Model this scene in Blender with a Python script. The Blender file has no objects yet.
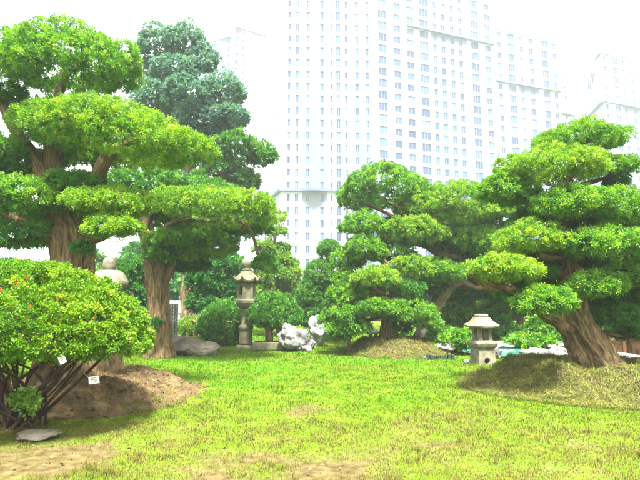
import bpy, bmesh, math, random
import numpy as np
from mathutils import Vector, noise as mnoise

scene = bpy.context.scene
COL = scene.collection
rad = math.radians

# ------------------------------------------------------------------ camera model
F = 502.0                                   # focal length in pixels of a 640 wide picture
TH = math.atan(60 / F)                      # pitched up: horizon 60 px under the centre
CS, SN = math.cos(TH), math.sin(TH)
EYE = 1.6


def ray(px, py):
    u = (px - 320) / F
    v = (240 - py) / F
    return np.array([u, CS - v * SN, SN + v * CS])


def P(px, py, D):
    d = ray(px, py)
    return np.array([d[0] / d[1] * D, D, EYE + d[2] / d[1] * D])


# ------------------------------------------------------------------ helpers: naming
def tag(o, label=None, cat=None, group=None, kind=None):
    if label: o['label'] = label
    if cat: o['category'] = cat
    if group: o['group'] = group
    if kind: o['kind'] = kind
    return o


def thing(name, loc, label, cat, group=None):
    o = bpy.data.objects.new(name, None)
    o.empty_display_size = 0.2
    COL.objects.link(o)
    o.location = [float(v) for v in loc]
    return tag(o, label, cat, group)


def copy_tree(o, parent=None):
    c = o.copy()
    COL.objects.link(c)
    c.parent = parent
    for ch in list(o.children):
        copy_tree(ch, c)
    return c


def mesh_np(name, V, faces, mats, parent=None, attrs=None, midx=None, smooth=False):
    """V (n,3); faces (m,k) array or list of such arrays."""
    if not isinstance(faces, list): faces = [faces]
    V = np.asarray(V, dtype=np.float32)
    if parent is not None:
        V = V - np.array(parent.location, dtype=np.float32)
    me = bpy.data.meshes.new(name)
    me.vertices.add(len(V))
    me.vertices.foreach_set('co', V.ravel())
    nl = sum(f.size for f in faces)
    npoly = sum(len(f) for f in faces)
    me.loops.add(nl)
    me.loops.foreach_set('vertex_index', np.concatenate([f.ravel() for f in faces]).astype(np.int32))
    me.polygons.add(npoly)
    st, off = [], 0
    for f in faces:
        st.append(off + np.arange(len(f)) * f.shape[1]); off += f.size
    me.polygons.foreach_set('loop_start', np.concatenate(st).astype(np.int32))
    if midx is not None:
        me.polygons.foreach_set('material_index', np.asarray(midx, dtype=np.int32))
    me.polygons.foreach_set('use_smooth', np.full(npoly, smooth, dtype=bool))
    for k, a in (attrs or {}).items():
        a = np.asarray(a, dtype=np.float32)
        if a.ndim == 1:
            at = me.attributes.new(k, 'FLOAT', 'POINT'); at.data.foreach_set('value', a)
        else:
            at = me.attributes.new(k, 'FLOAT_VECTOR', 'POINT'); at.data.foreach_set('vector', a.ravel())
    me.update(calc_edges=True)
    for m in (mats if isinstance(mats, (list, tuple)) else [mats]): me.materials.append(m)
    o = bpy.data.objects.new(name, me)
    COL.objects.link(o)
    if parent is not None: o.parent = parent
    return o


class MB:
    def __init__(s): s.v, s.f, s.m, s.bark = [], [], [], []

    def add(s, V, Fc, mi=0, bark=None):
        o = len(s.v)
        s.v += [tuple(map(float, p)) for p in V]
        s.bark += [tuple(map(float, p)) for p in (bark if bark is not None else V)]
        s.f += [tuple(int(i) + o for i in f) for f in Fc]
        s.m += [mi] * len(Fc)
        return s

    def box(s, c, size, rz=0.0, mi=0, tilt=0.0):
        hx, hy, hz = [q / 2 for q in size]
        V = [(x, y, z) for z in (-hz, hz) for (x, y) in ((-hx, -hy), (hx, -hy), (hx, hy), (-hx, hy))]
        ct, stt = math.cos(tilt), math.sin(tilt)
        V = [(x * ct + z * stt, y, -x * stt + z * ct) for x, y, z in V]
        cr, sr = math.cos(rz), math.sin(rz)
        V = [(c[0] + x * cr - y * sr, c[1] + x * sr + y * cr, c[2] + z) for x, y, z in V]
        Fc = [(3, 2, 1, 0), (4, 5, 6, 7), (0, 1, 5, 4), (1, 2, 6, 5), (2, 3, 7, 6), (3, 0, 4, 7)]
        return s.add(V, Fc, mi)

    def lathe(s, c, prof, n, rot=0.0, sub=1, lift=None, mi=0):
        """prof [(z, r)], n straight sides each cut in sub; lift[i] raises the corners of ring i."""
        V, Fc = [], []
        N = n * sub
        for i, (z, r) in enumerate(prof):
            for k in range(N):
                a, t = divmod(k, sub)
                t = t / sub
                p0 = (math.cos(rot + 2 * math.pi * a / n), math.sin(rot + 2 * math.pi * a / n))
                p1 = (math.cos(rot + 2 * math.pi * (a + 1) / n), math.sin(rot + 2 * math.pi * (a + 1) / n))
                x, y = p0[0] * (1 - t) + p1[0] * t, p0[1] * (1 - t) + p1[1] * t
                up = (lift[i] if lift else 0) * abs(2 * t - 1) ** 2.5
                V.append((c[0] + x * r, c[1] + y * r, c[2] + z + up))
        for i in range(len(prof) - 1):
            for k in range(N):
                k2 = (k + 1) % N
                Fc.append((i * N + k, i * N + k2, (i + 1) * N + k2, (i + 1) * N + k))
        Fc.append(tuple(range(N - 1, -1, -1)))
        Fc.append(tuple((len(prof) - 1) * N + k for k in range(N)))
        return s.add(V, Fc, mi)

    def tube(s, pts, radii, nseg=10, step=0.05, seed=0, ridge=0.0, nr=7, flare=0.0, lump=0.0):
        pts = np.asarray(pts, float); radii = np.asarray(radii, float)
        n = len(pts)
        C, Rr = [], []
        for i in range(n - 1):
            p0 = pts[max(i - 1, 0)]; p1 = pts[i]; p2 = pts[i + 1]; p3 = pts[min(i + 2, n - 1)]
            m = max(2, int(np.linalg.norm(p2 - p1) / step))
            for t in np.linspace(0, 1, m, endpoint=(i == n - 2)):
                C.append(0.5 * (2 * p1 + (p2 - p0) * t + (2 * p0 - 5 * p1 + 4 * p2 - p3) * t * t + (3 * p1 - p0 - 3 * p2 + p3) * t ** 3))
                Rr.append(radii[i] * (1 - t) + radii[i + 1] * t)
        C = np.array(C); Rr = np.array(Rr)
        T = np.gradient(C, axis=0); T /= np.linalg.norm(T, axis=1)[:, None] + 1e-9
        nx = np.cross(T[0], [0.3, 1, 0.1]); nx /= np.linalg.norm(nx)
        L = 0.0
        V, B = [], []
        ang = np.arange(nseg) * 2 * math.pi / nseg
        r0 = random.Random(seed)
        ph = [r0.uniform(0, 6.28) for _ in range(6)]
        for i in range(len(C)):
            nx = nx - T[i] * np.dot(nx, T[i]); nx /= np.linalg.norm(nx) + 1e-9
            ny = np.cross(T[i], nx)
            if i: L += np.linalg.norm(C[i] - C[i - 1])
            tw = ang + 0.5 * L
            rr = np.full(nseg, Rr[i])
            if ridge:
                rr = rr * (1 + ridge * (np.abs(np.sin(nr * 0.5 * tw + ph[0] + 0.6 * math.sin(L * 3 + ph[1]))) - 0.5)
                           + ridge * 0.5 * np.sin((nr + 4) * tw + ph[2] + 1.2 * np.sin(2 * L + ph[3])))
            if lump:
                rr = rr * (1 + np.array([lump * mnoise.noise(Vector((2.2 * math.cos(a) + seed, 2.2 * math.sin(a), 2.0 * L / max(Rr[0], 0.05) * 0.3))) for a in ang]))
            if flare:
                e = math.exp(-L / (2.2 * radii[0]))
                rr = rr * (1 + flare * e * (0.55 + 0.75 * np.maximum(0, np.sin(5 * ang + ph[4])) + 0.3 * np.sin(3 * ang + ph[5])))
            for k in range(nseg):
                V.append(C[i] + rr[k] * (math.cos(ang[k]) * nx + math.sin(ang[k]) * ny))
                B.append((math.cos(ang[k]) * Rr[0] * 1.0, math.sin(ang[k]) * Rr[0] * 1.0, L * 0.22 + seed * 3.1))
        Fc = []
        m = len(C)
        for i in range(m - 1):
            for k in range(nseg):
                k2 = (k + 1) % nseg
                Fc.append((i * nseg + k, i * nseg + k2, (i + 1) * nseg + k2, (i + 1) * nseg + k))
        Fc.append(tuple(range(nseg - 1, -1, -1)))
        Fc.append(tuple((m - 1) * nseg + k for k in range(nseg)))
        s.add(V, Fc, 0, B)
        return C

    def build(s, name, mats, parent=None, smooth=False, bevel=0.0):
        off = np.array(parent.location) if parent is not None else np.zeros(3)
        me = bpy.data.meshes.new(name)
        me.from_pydata([tuple(np.array(p) - off) for p in s.v], [], s.f)
        me.polygons.foreach_set('material_index', s.m)
        me.polygons.foreach_set('use_smooth', [smooth] * len(s.f))
        at = me.attributes.new('bark', 'FLOAT_VECTOR', 'POINT')
        at.data.foreach_set('vector', np.array(s.bark, dtype=np.float32).ravel())
        for m in (mats if isinstance(mats, (list, tuple)) else [mats]): me.materials.append(m)
        me.update()
        o = bpy.data.objects.new(name, me)
        COL.objects.link(o)
        if parent is not None: o.parent = parent
        if bevel:
            b = o.modifiers.new('soft_edges', 'BEVEL'); b.width = bevel; b.segments = 2; b.limit_method = 'ANGLE'
        return o


# ------------------------------------------------------------------ materials
def new_mat(name):
    m = bpy.data.materials.new(name); m.use_nodes = True
    m.node_tree.nodes.clear()
    return m, m.node_tree.nodes, m.node_tree.links


def ramp_node(N, stops):
    r = N.new('ShaderNodeValToRGB')
    e = r.color_ramp.elements
    while len(e) < len(stops): e.new(0.5)
    for i, (p, c) in enumerate(stops):
        e[i].position = p; e[i].color = (*c, 1)
    return r


def leaf_mat(name, dark, mid, light, trans=0.4, gloss=0.02, rough=0.45):
    m, N, L = new_mat(name)
    at = N.new('ShaderNodeAttribute'); at.attribute_name = 'tint'
    r = ramp_node(N, [(0.0, dark), (0.55, mid), (1.0, light)])
    L.new(at.outputs['Fac'], r.inputs[0])
    d = N.new('ShaderNodeBsdfDiffuse'); L.new(r.outputs[0], d.inputs[0])
    t = N.new('ShaderNodeBsdfTranslucent')
    mx = N.new('ShaderNodeMix'); mx.data_type = 'RGBA'; mx.blend_type = 'MULTIPLY'; mx.inputs[0].default_value = 1
    L.new(r.outputs[0], mx.inputs[6]); mx.inputs[7].default_value = (1.25, 1.15, 0.6, 1)
    L.new(mx.outputs[2], t.inputs[0])
    s1 = N.new('ShaderNodeMixShader'); s1.inputs[0].default_value = trans
    L.new(d.outputs[0], s1.inputs[1]); L.new(t.outputs[0], s1.inputs[2])
    g = N.new('ShaderNodeBsdfGlossy'); g.inputs['Roughness'].default_value = rough
    s2 = N.new('ShaderNodeMixShader'); s2.inputs[0].default_value = gloss
    L.new(s1.outputs[0], s2.inputs[1]); L.new(g.outputs[0], s2.inputs[2])
    o = N.new('ShaderNodeOutputMaterial'); L.new(s2.outputs[0], o.inputs[0])
    return m


def noise_mat(name, stops, scale=4.0, detail=8, rough=0.9, bump=0.3, bscale=None, dist=0.02, attr=None, attr_scale=None, spec=0.2, distort=0.0, rough_n=0.6):
    m, N, L = new_mat(name)
    if attr:
        co = N.new('ShaderNodeAttribute'); co.attribute_name = attr; src = co.outputs['Vector']
    else:
        co = N.new('ShaderNodeTexCoord'); src = co.outputs['Object']
    n = N.new('ShaderNodeTexNoise'); n.inputs['Scale'].default_value = scale; n.inputs['Detail'].default_value = detail
    n.inputs['Roughness'].default_value = rough_n; n.inputs['Distortion'].default_value = distort
    L.new(src, n.inputs['Vector'])
    r = ramp_node(N, stops); L.new(n.outputs['Fac'], r.inputs[0])
    b = N.new('ShaderNodeBsdfPrincipled')
    L.new(r.outputs[0], b.inputs['Base Color'])
    b.inputs['Roughness'].default_value = rough
    b.inputs['Specular IOR Level'].default_value = spec
    if bump:
        n2 = N.new('ShaderNodeTexNoise'); n2.inputs['Scale'].default_value = bscale or scale * 3; n2.inputs['Detail'].default_value = 8
        L.new(src, n2.inputs['Vector'])
        bp = N.new('ShaderNodeBump'); bp.inputs['Strength'].default_value = bump; bp.inputs['Distance'].default_value = dist
        L.new(n2.outputs['Fac'], bp.inputs['Height']); L.new(bp.outputs[0], b.inputs['Normal'])
    o = N.new('ShaderNodeOutputMaterial'); L.new(b.outputs[0], o.inputs[0])
    return m


M = {}
M['podo'] = leaf_mat('podocarpus_leaf', (.022, .11, .008), (.085, .235, .010), (.21, .365, .014))
M['podo_yellow'] = leaf_mat('podocarpus_young_leaf', (.045, .15, .008), (.13, .275, .010), (.28, .385, .014))
M['podo_far'] = leaf_mat('podocarpus_deep_green_leaf', (.016, .095, .012), (.05, .175, .014), (.12, .27, .02))  # deeper green, for many inner and rear pads and several whole plants
M['dark'] = leaf_mat('dark_evergreen_leaf', (.010, .08, .014), (.03, .135, .018), (.07, .195, .022))
M['blue'] = leaf_mat('camphor_leaf_glare_blue', (.05, .14, .11), (.08, .19, .145), (.13, .25, .16))  # blue veil of lens flare painted into the leaf colour
M['azalea'] = leaf_mat('azalea_leaf', (.03, .11, .005), (.09, .21, .007), (.20, .31, .010), trans=.35, gloss=.015)
M['pale'] = leaf_mat('pale_shrub_leaf', (.05, .14, .014), (.11, .22, .02), (.2, .31, .03))
M['grass'] = leaf_mat('lawn_grass', (.115, .10, .026), (.078, .122, .006), (.055, .18, .003), trans=.4, gloss=.01)
M['straw'] = leaf_mat('dry_straw', (.045, .07, .008), (.095, .105, .018), (.175, .155, .042), trans=.2, gloss=.01)
M['litter'] = leaf_mat('dry_leaf', (.05, .03, .012), (.13, .085, .035), (.24, .19, .09), trans=.15, gloss=.02)
M['bark'] = noise_mat('brown_bark', [(.36, (0.03353, 0.0224, 0.01152)), (.5, (0.1192, 0.07838, 0.03743)), (.62, (0.2013, 0.1417, 0.0691)), (.72, (0.2832, 0.2164, 0.1152))], scale=17, attr='bark', bump=1.0, bscale=30, dist=.06, distort=.3)
M['bark_red'] = noise_mat('red_brown_bark', [(.36, (0.0306, 0.0162, 0.009135)), (.5, (0.13, 0.06075, 0.02855)), (.65, (0.2142, 0.108, 0.05139)), (.74, (0.2754, 0.1688, 0.09135))], scale=17, attr='bark', bump=1.0, bscale=30, dist=.06, distort=.3)
M['bark_grey'] = noise_mat('grey_bark', [(.36, (0.0395, 0.02769, 0.01186)), (.5, (0.1185, 0.08032, 0.03388)), (.65, (0.1975, 0.1386, 0.06098)), (.74, (0.2634, 0.1994, 0.09491))], scale=17, attr='bark', bump=1.0, bscale=30, dist=.06, distort=.3)
M['stem'] = noise_mat('azalea_stem', [(.35, (0.01623, 0.008869, 0.005161)), (.6, (0.04173, 0.02419, 0.0129)), (.8, (0.07419, 0.04838, 0.02742))], scale=14, attr='bark', bump=.6, dist=.01)
M['stone'] = noise_mat('weathered_stone', [(.3, (0.06759, 0.06131, 0.03622)), (.48, (0.1267, 0.1182, 0.07647)), (.62, (0.169, 0.1577, 0.1087)), (.8, (0.1944, 0.1883, 0.1409))], scale=5, bump=.5, bscale=30, dist=.015)
M['stone_tall'] = noise_mat('mossy_lantern_stone', [(.3, (0.04822, 0.04853, 0.02225)), (.46, (0.1001, 0.09702, 0.05194)), (.62, (0.1373, 0.1335, 0.08161)), (.8, (0.1558, 0.1577, 0.1113))], scale=4, bump=.6, bscale=24, dist=.02)
M['rock'] = noise_mat('pale_grey_rock', [(.3, (0.09715, 0.1067, 0.1138)), (.47, (0.2291, 0.2417, 0.249)), (.6, (0.3331, 0.3486, 0.3557)), (.8, (0.4026, 0.4125, 0.4054))], scale=3.2, bump=.9, bscale=9, dist=.06, distort=.6)
M['rock_white'] = noise_mat('white_rock', [(.3, (0.04847, 0.04712, 0.04114)), (.47, (0.1018, 0.1017, 0.09194)), (.62, (0.1357, 0.1364, 0.1258)), (.8, (0.1503, 0.1513, 0.1427))], scale=3.5, bump=.8, bscale=10, dist=.05)
M['rock_pink'] = noise_mat('pinkish_rock', [(.3, (0.1728, 0.1296, 0.1008)), (.5, (0.3024, 0.2448, 0.2016)), (.7, (0.3744, 0.3312, 0.288))], scale=4, bump=.8, bscale=10, dist=.05)
M['boulder'] = noise_mat('grey_brown_boulder', [(.3, (0.0486, 0.0432, 0.02851)), (.5, (0.108, 0.0972, 0.06739)), (.7, (0.162, 0.1458, 0.1089))], scale=3, bump=.7, bscale=12, dist=.04)
M['soil'] = noise_mat('bare_soil', [(.3, (0.03878, 0.02435, 0.008969)), (.5, (0.07459, 0.04871, 0.01973)), (.7, (0.1074, 0.07579, 0.03229))], scale=3.2, bump=1.0, bscale=14, dist=.08)
M['dark_stone'] = noise_mat('dark_stone', [(.3, (0.009, 0.0125, 0.008)), (.6, (0.027, 0.0325, 0.02)), (.8, (0.054, 0.06, 0.04))], scale=9, bump=.6)
M['concrete'] = noise_mat('grey_concrete', [(.3, (0.07776, 0.08436, 0.06664)), (.6, (0.1166, 0.1246, 0.09819)), (.8, (0.1478, 0.1527, 0.1228))], scale=6, bump=.3)
M['timber'] = noise_mat('orange_timber', [(.3, (0.4208, 0.1848, 0.06825)), (.5, (0.6885, 0.336, 0.1365)), (.75, (0.8797, 0.4872, 0.2184))], scale=5, bump=.3)
M['white_paint'] = noise_mat('white_paint', [(.3, (.68, .68, .67)), (.7, (.8, .8, .79))], scale=3, bump=.05, rough=.7)
M['wall_white'] = noise_mat('building_white', [(.3, (0.3069, 0.3441, 0.4036)), (.7, (0.3401, 0.3814, 0.4412))], scale=.25, bump=0, rough=.85)
M['wall_blue'] = noise_mat('building_pale_blue', [(.3, (0.0775, 0.1023, 0.1548)), (.7, (0.0868, 0.1122, 0.1656))], scale=.25, bump=0, rough=.85)
M['wall_grey'] = noise_mat('building_pale_grey', [(.3, (0.104, 0.116, 0.1428)), (.7, (0.116, 0.128, 0.1554))], scale=.25, bump=0, rough=.85)
M['ledge'] = noise_mat('building_ledge', [(.3, (0.0578, 0.07225, 0.1154)), (.7, (0.068, 0.08309, 0.1283))], scale=.3, bump=0, rough=.85)
M['frame'] = noise_mat('window_frame', [(.3, (0.144, 0.1971, 0.2902)), (.7, (0.1584, 0.2162, 0.3125))], scale=1, bump=0, rough=.5)
M['flower'] = leaf_mat('red_flower', (.36, .03, .012), (.45, .05, .015), (.5, .09, .03), trans=.3)
M['berry'] = noise_mat('red_berry', [(.3, (.4, .03, .03)), (.7, (.6, .06, .05))], scale=5, bump=0, rough=.4)
M['card'] = noise_mat('white_card', [(.3, (.62, .62, .62)), (.7, (.74, .74, .73))], scale=30, bump=0, rough=.5)
M['ink'] = noise_mat('grey_ink', [(.3, (.14, .15, .18)), (.7, (.22, .23, .26))], scale=30, bump=0, rough=.6)
M['string'] = noise_mat('pale_string', [(.3, (.4, .38, .33)), (.7, (.5, .48, .42))], scale=30, bump=0)
M['blue_cloth'] = noise_mat('blue_sheet', [(.3, (.05, .16, .5)), (.7, (.1, .28, .65))], scale=5, bump=.2)


def glass_mat():
    m, N, L = new_mat('window_glass')
    oi = N.new('ShaderNodeNewGeometry')
    r = ramp_node(N, [(0, (.006, .018, .05)), (.5, (.012, .036, .09)), (.85, (.03, .065, .12)), (1, (.07, .11, .16))])
    ob = N.new('ShaderNodeObjectInfo')
    ad = N.new('ShaderNodeMath'); ad.operation = 'ADD'; fr_ = N.new('ShaderNodeMath'); fr_.operation = 'FRACT'
    L.new(oi.outputs['Random Per Island'], ad.inputs[0]); L.new(ob.outputs['Random'], ad.inputs[1]); L.new(ad.outputs[0], fr_.inputs[0])
    L.new(fr_.outputs[0], r.inputs[0])
    b = N.new('ShaderNodeBsdfPrincipled')
    L.new(r.outputs[0], b.inputs['Base Color'])
    b.inputs['Roughness'].default_value = .08
    b.inputs['Specular IOR Level'].default_value = .3
    o = N.new('ShaderNodeOutputMaterial'); L.new(b.outputs[0], o.inputs[0])
    return m


M['glass'] = glass_mat()


def water_mat():
    m, N, L = new_mat('pond_teal_water')
    b = N.new('ShaderNodeBsdfPrincipled')
    b.inputs['Base Color'].default_value = (.035, .15, .115, 1)
    b.inputs['Roughness'].default_value = .12
    co = N.new('ShaderNodeTexCoord')
    n = N.new('ShaderNodeTexNoise'); n.inputs['Scale'].default_value = 5
    L.new(co.outputs['Object'], n.inputs['Vector'])
    bp = N.new('ShaderNodeBump'); bp.inputs['Strength'].default_value = .15; bp.inputs['Distance'].default_value = .03
    L.new(n.outputs['Fac'], bp.inputs['Height']); L.new(bp.outputs[0], b.inputs['Normal'])
    o = N.new('ShaderNodeOutputMaterial'); L.new(b.outputs[0], o.inputs[0])
    return m


M['water'] = water_mat()


def ground_mat():
    m, N, L = new_mat('lawn_and_soil')
    co = N.new('ShaderNodeTexCoord')
    at = N.new('ShaderNodeAttribute'); at.attribute_name = 'bare'
    n1 = N.new('ShaderNodeTexNoise'); n1.inputs['Scale'].default_value = 2.2; n1.inputs['Detail'].default_value = 10; n1.inputs['Roughness'].default_value = .7
    n2 = N.new('ShaderNodeTexNoise'); n2.inputs['Scale'].default_value = 9; n2.inputs['Detail'].default_value = 8
    n3 = N.new('ShaderNodeTexNoise'); n3.inputs['Scale'].default_value = 45; n3.inputs['Detail'].default_value = 6
    for n in (n1, n2, n3): L.new(co.outputs['Object'], n.inputs['Vector'])
    gr = ramp_node(N, [(.3, (.05, .11, .004)), (.5, (.07, .12, .005)), (.7, (.10, .105, .016))]); L.new(n1.outputs['Fac'], gr.inputs[0])
    so = ramp_node(N, [(.3, (.04, .03, .010)), (.5, (.072, .056, .021)), (.72, (.105, .085, .037))]); L.new(n2.outputs['Fac'], so.inputs[0])
    ad = N.new('ShaderNodeMath'); ad.operation = 'MULTIPLY_ADD'; ad.inputs[1].default_value = 1.0
    sub = N.new('ShaderNodeMath'); sub.operation = 'SUBTRACT'; sub.inputs[1].default_value = .5
    L.new(n3.outputs['Fac'], sub.inputs[0])
    L.new(sub.outputs[0], ad.inputs[0]); L.new(at.outputs['Fac'], ad.inputs[2])
    mr = N.new('ShaderNodeMapRange'); mr.inputs[1].default_value = .25; mr.inputs[2].default_value = .75
    L.new(ad.outputs[0], mr.inputs[0])
    mx = N.new('ShaderNodeMix'); mx.data_type = 'RGBA'
    L.new(mr.outputs[0], mx.inputs[0]); L.new(gr.outputs[0], mx.inputs[6]); L.new(so.outputs[0], mx.inputs[7])
    b = N.new('ShaderNodeBsdfPrincipled'); b.inputs['Roughness'].default_value = 1; b.inputs['Specular IOR Level'].default_value = .05
    L.new(mx.outputs[2], b.inputs['Base Color'])
    bp = N.new('ShaderNodeBump'); bp.inputs['Strength'].default_value = .8; bp.inputs['Distance'].default_value = .03
    L.new(n3.outputs['Fac'], bp.inputs['Height']); L.new(bp.outputs[0], b.inputs['Normal'])
    o = N.new('ShaderNodeOutputMaterial'); L.new(b.outputs[0], o.inputs[0])
    return m


M['ground'] = ground_mat()


# ------------------------------------------------------------------ terrain
def sm(a, b, x):
    t = np.clip((x - a) / (b - a), 0, 1)
    return t * t * (3 - 2 * t)


def wav(x, y, s, seed=0):
    r = np.random.default_rng(seed + 100)
    o = 0
    for k in range(5):
        a = r.uniform(0, 6.28); f = s * (0.6 + 0.5 * k); p = r.uniform(0, 6.28)
        o = o + np.sin((x * np.cos(a) + y * np.sin(a)) * f + p + 1.3 * np.sin((x * np.sin(a) - y * np.cos(a)) * f * .7 + p * 2)) / (1 + .6 * k)
    return o / 2.2


def vn(x, y, s, seed=0, octv=3):
    """smooth lattice noise, about -1..1"""
    o = 0; amp = 1.0; tot = 0
    for k in range(octv):
        X_ = np.asarray(x) * s + seed * 17.3 + 500; Y_ = np.asarray(y) * s + seed * 9.1 + 500
        c, sn = math.cos(.6 + k), math.sin(.6 + k)
        X_, Y_ = X_ * c - Y_ * sn, X_ * sn + Y_ * c
        i, j = np.floor(X_), np.floor(Y_); f, g_ = X_ - i, Y_ - j
        f = f * f * (3 - 2 * f); g_ = g_ * g_ * (3 - 2 * g_)
        h = lambda a, b: np.modf(np.abs(np.sin(a * 127.1 + b * 311.7 + k * 13.7)) * 43758.5453)[0] * 2 - 1
        v = (h(i, j) * (1 - f) + h(i + 1, j) * f) * (1 - g_) + (h(i, j + 1) * (1 - f) + h(i + 1, j + 1) * f) * g_
        o = o + amp * v; tot += amp; amp *= .55; s = s * 2.1
    return o / tot * 1.5


MOUNDS = [  # x, y, rx, ry, height, seed
    (-3.85, 8.85, 1.85, 1.75, .36, 1),
    (2.45, 15.9, 1.75, 1.75, .42, 2),
    (5.2, 9.6, 2.5, 2.05, .44, 3),
]


def mound_h(i, x, y):
    cx, cy, rx, ry, H, sd = MOUNDS[i]
    dx, dy = (x - cx) / rx, (y - cy) / ry
    r = np.sqrt(dx * dx + dy * dy) + .10 * wav(x, y, 1.6, sd) + .10 * vn(x, y, 2.5, sd)
    return H * (1 - sm(.45, 1.02, r)) * (1 + .16 * vn(x, y, 2.2, sd + 7)) + .05 * vn(x, y, 7, sd + 3) * (1 - sm(.8, 1.05, r))


def ground_h(x, y):
    return .025 * wav(x, y, .7, 4) * sm(2, 5, y) - 0.02


def total_h(x, y):
    h = ground_h(x, y)
    for i, mnd in enumerate(MOUNDS):
        inside = ((x - mnd[0]) / mnd[2]) ** 2 + ((y - mnd[1]) / mnd[3]) ** 2 < 1.15
        h = np.where(inside, np.maximum(h, mound_h(i, x, y) - .02), h)
    return h


def ground_pt(px, py):
    d = ray(px, py)
    t = EYE / -d[2]
    return d[0] * t, d[1] * t


BARE = []
for px, py, hw, hh, s in [(50, 452, 62, 17, 1.0), (215, 463, 52, 15, .85), (308, 409, 36, 7, .75), (470, 392, 22, 6, .4), (560, 470, 80, 18, .5), (120, 430, 60, 10, .5),
                          (475, 366, 22, 3, .5), (365, 470, 70, 14, .55), (20, 420, 40, 10, .8), (455, 455, 60, 14, .5)]:
    x, y = ground_pt(px, py)
    x2, _ = ground_pt(px + hw, py)
    _, y2 = ground_pt(px, py - hh)
    BARE.append((x, y, abs(x2 - x), abs(y2 - y), s))


def bare(x, y):
    b = np.zeros_like(x)
    for cx, cy, rx, ry, s in BARE:
        r = np.sqrt(((x - cx) / rx) ** 2 + ((y - cy) / ry) ** 2) + .55 * vn(x, y, 1.6, 21) + .4 * vn(x, y, 6, 22)
        b = np.maximum(b, s * .95 * (1 - sm(.15, 1.45, r)))
    return np.clip(b + .9 * np.maximum(0, vn(x, y, 1.1, 33) - .15) * (1 - sm(5, 9, y)), 0, 1)


def grow(a, b, d0, g):
    o, d = [a], d0
    while o[-1] < b: o.append(o[-1] + d); d *= g
    return np.array(o)


xs = np.concatenate([-grow(7.1, 560, .3, 1.25)[::-1], np.arange(-7, 7.01, .11), grow(7.1, 560, .3, 1.25)])
ys = np.concatenate([-grow(-2.5, 80, .5, 1.3)[::-1], np.arange(2.6, 18, .11), grow(18.1, 860, .3, 1.2)])
X, Y = np.meshgrid(xs, ys)
Z = ground_h(X, Y)
nx_, ny_ = len(xs), len(ys)
idx = np.arange(nx_ * ny_).reshape(ny_, nx_)
quads = np.stack([idx[:-1, :-1], idx[:-1, 1:], idx[1:, 1:], idx[1:, :-1]], -1).reshape(-1, 4)
g = mesh_np('ground', np.stack([X, Y, Z], -1).reshape(-1, 3), quads, M['ground'], attrs={'bare': bare(X, Y).ravel()}, smooth=True)
tag(g, 'bright green lawn with worn bare soil patches', kind='structure')

for i, (cx, cy, rx, ry, H, sd) in enumerate(MOUNDS):
    nr_, na_ = 60, 140
    rr = np.linspace(0, 1.1, nr_)[:, None]; aa = np.linspace(0, 2 * math.pi, na_, endpoint=False)[None]
    x = cx + rr * rx * np.cos(aa); y = cy + rr * ry * np.sin(aa)
    z = mound_h(i, x, y) + ground_h(x, y) * 0 - .02
    z = z - .1 * sm(1.0, 1.1, rr)
    rg = np.random.default_rng(sd)
    z = z + rg.normal(0, .006, z.shape)
    ii = np.arange(nr_ * na_).reshape(nr_, na_)
    j = np.roll(ii, -1, axis=1)
    q = np.stack([ii[:-1], ii[1:], j[1:], j[:-1]], -1).reshape(-1, 4)
    o = mesh_np('soil_mound', np.stack([x, y, z], -1).reshape(-1, 3), q, M['soil'], smooth=True)
    tag(o, ['bare brown soil mound beside the flowering bush', 'low soil mound under the layered tree beside the pale rocks', 'soil mound covered in straw under the leaning tree'][i], kind='structure')


# ------------------------------------------------------------------ leaves
def leaf_quads(C, Dv, ln, wd, rg, droop=.15):
    """one leaf (a bent diamond) per row of C along Dv"""
    n = len(C)
    Dv = Dv / (np.linalg.norm(Dv, axis=1)[:, None] + 1e-9)
    rnd = rg.normal(size=(n, 3))
    S = np.cross(Dv, rnd); S /= np.linalg.norm(S, axis=1)[:, None] + 1e-9
    Nn = np.cross(S, Dv)
    ln = (ln * rg.uniform(.7, 1.25, n))[:, None]; wd = (wd * rg.uniform(.75, 1.2, n))[:, None]
    mid = C + Dv * ln * .5 + Nn * ln * .06
    tip = C + Dv * ln - np.array([0, 0, 1]) * ln * droop
    V = np.stack([C, mid + S * wd * .5, tip, mid - S * wd * .5], 1).reshape(-1, 3)
    Fq = np.arange(n * 4).reshape(n, 4)
    return V, Fq


def tufts(Pn, Nn, nl, ln, wd, rg, spread=.9, tint=None, rosette=.02):
    n = len(Pn)
    C = np.repeat(Pn, nl, 0); D0 = np.repeat(Nn, nl, 0)
    D = D0 + spread * rg.normal(size=C.shape) * .75
    C = C + rg.normal(size=C.shape) * rosette
    V, Fq = leaf_quads(C, D, ln, wd, rg)
    t = np.repeat(tint if tint is not None else rg.beta(2, 2, n), nl)
    t = np.clip(t + rg.normal(0, .13, len(t)), 0, 1)
    return V, Fq, np.repeat(t, 4)


def sines(Pt, s, rg, k=5):
    o = 0
    for _ in range(k):
        d = rg.normal(size=3); d /= np.linalg.norm(d)
        e = rg.normal(size=3); e /= np.linalg.norm(e)
        o = o + np.sin(s * (Pt @ d) + rg.uniform(0, 6.28) + 1.1 * np.sin(s * .8 * (Pt @ e) + rg.uniform(0, 6.28)))
    return o / k


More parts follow.
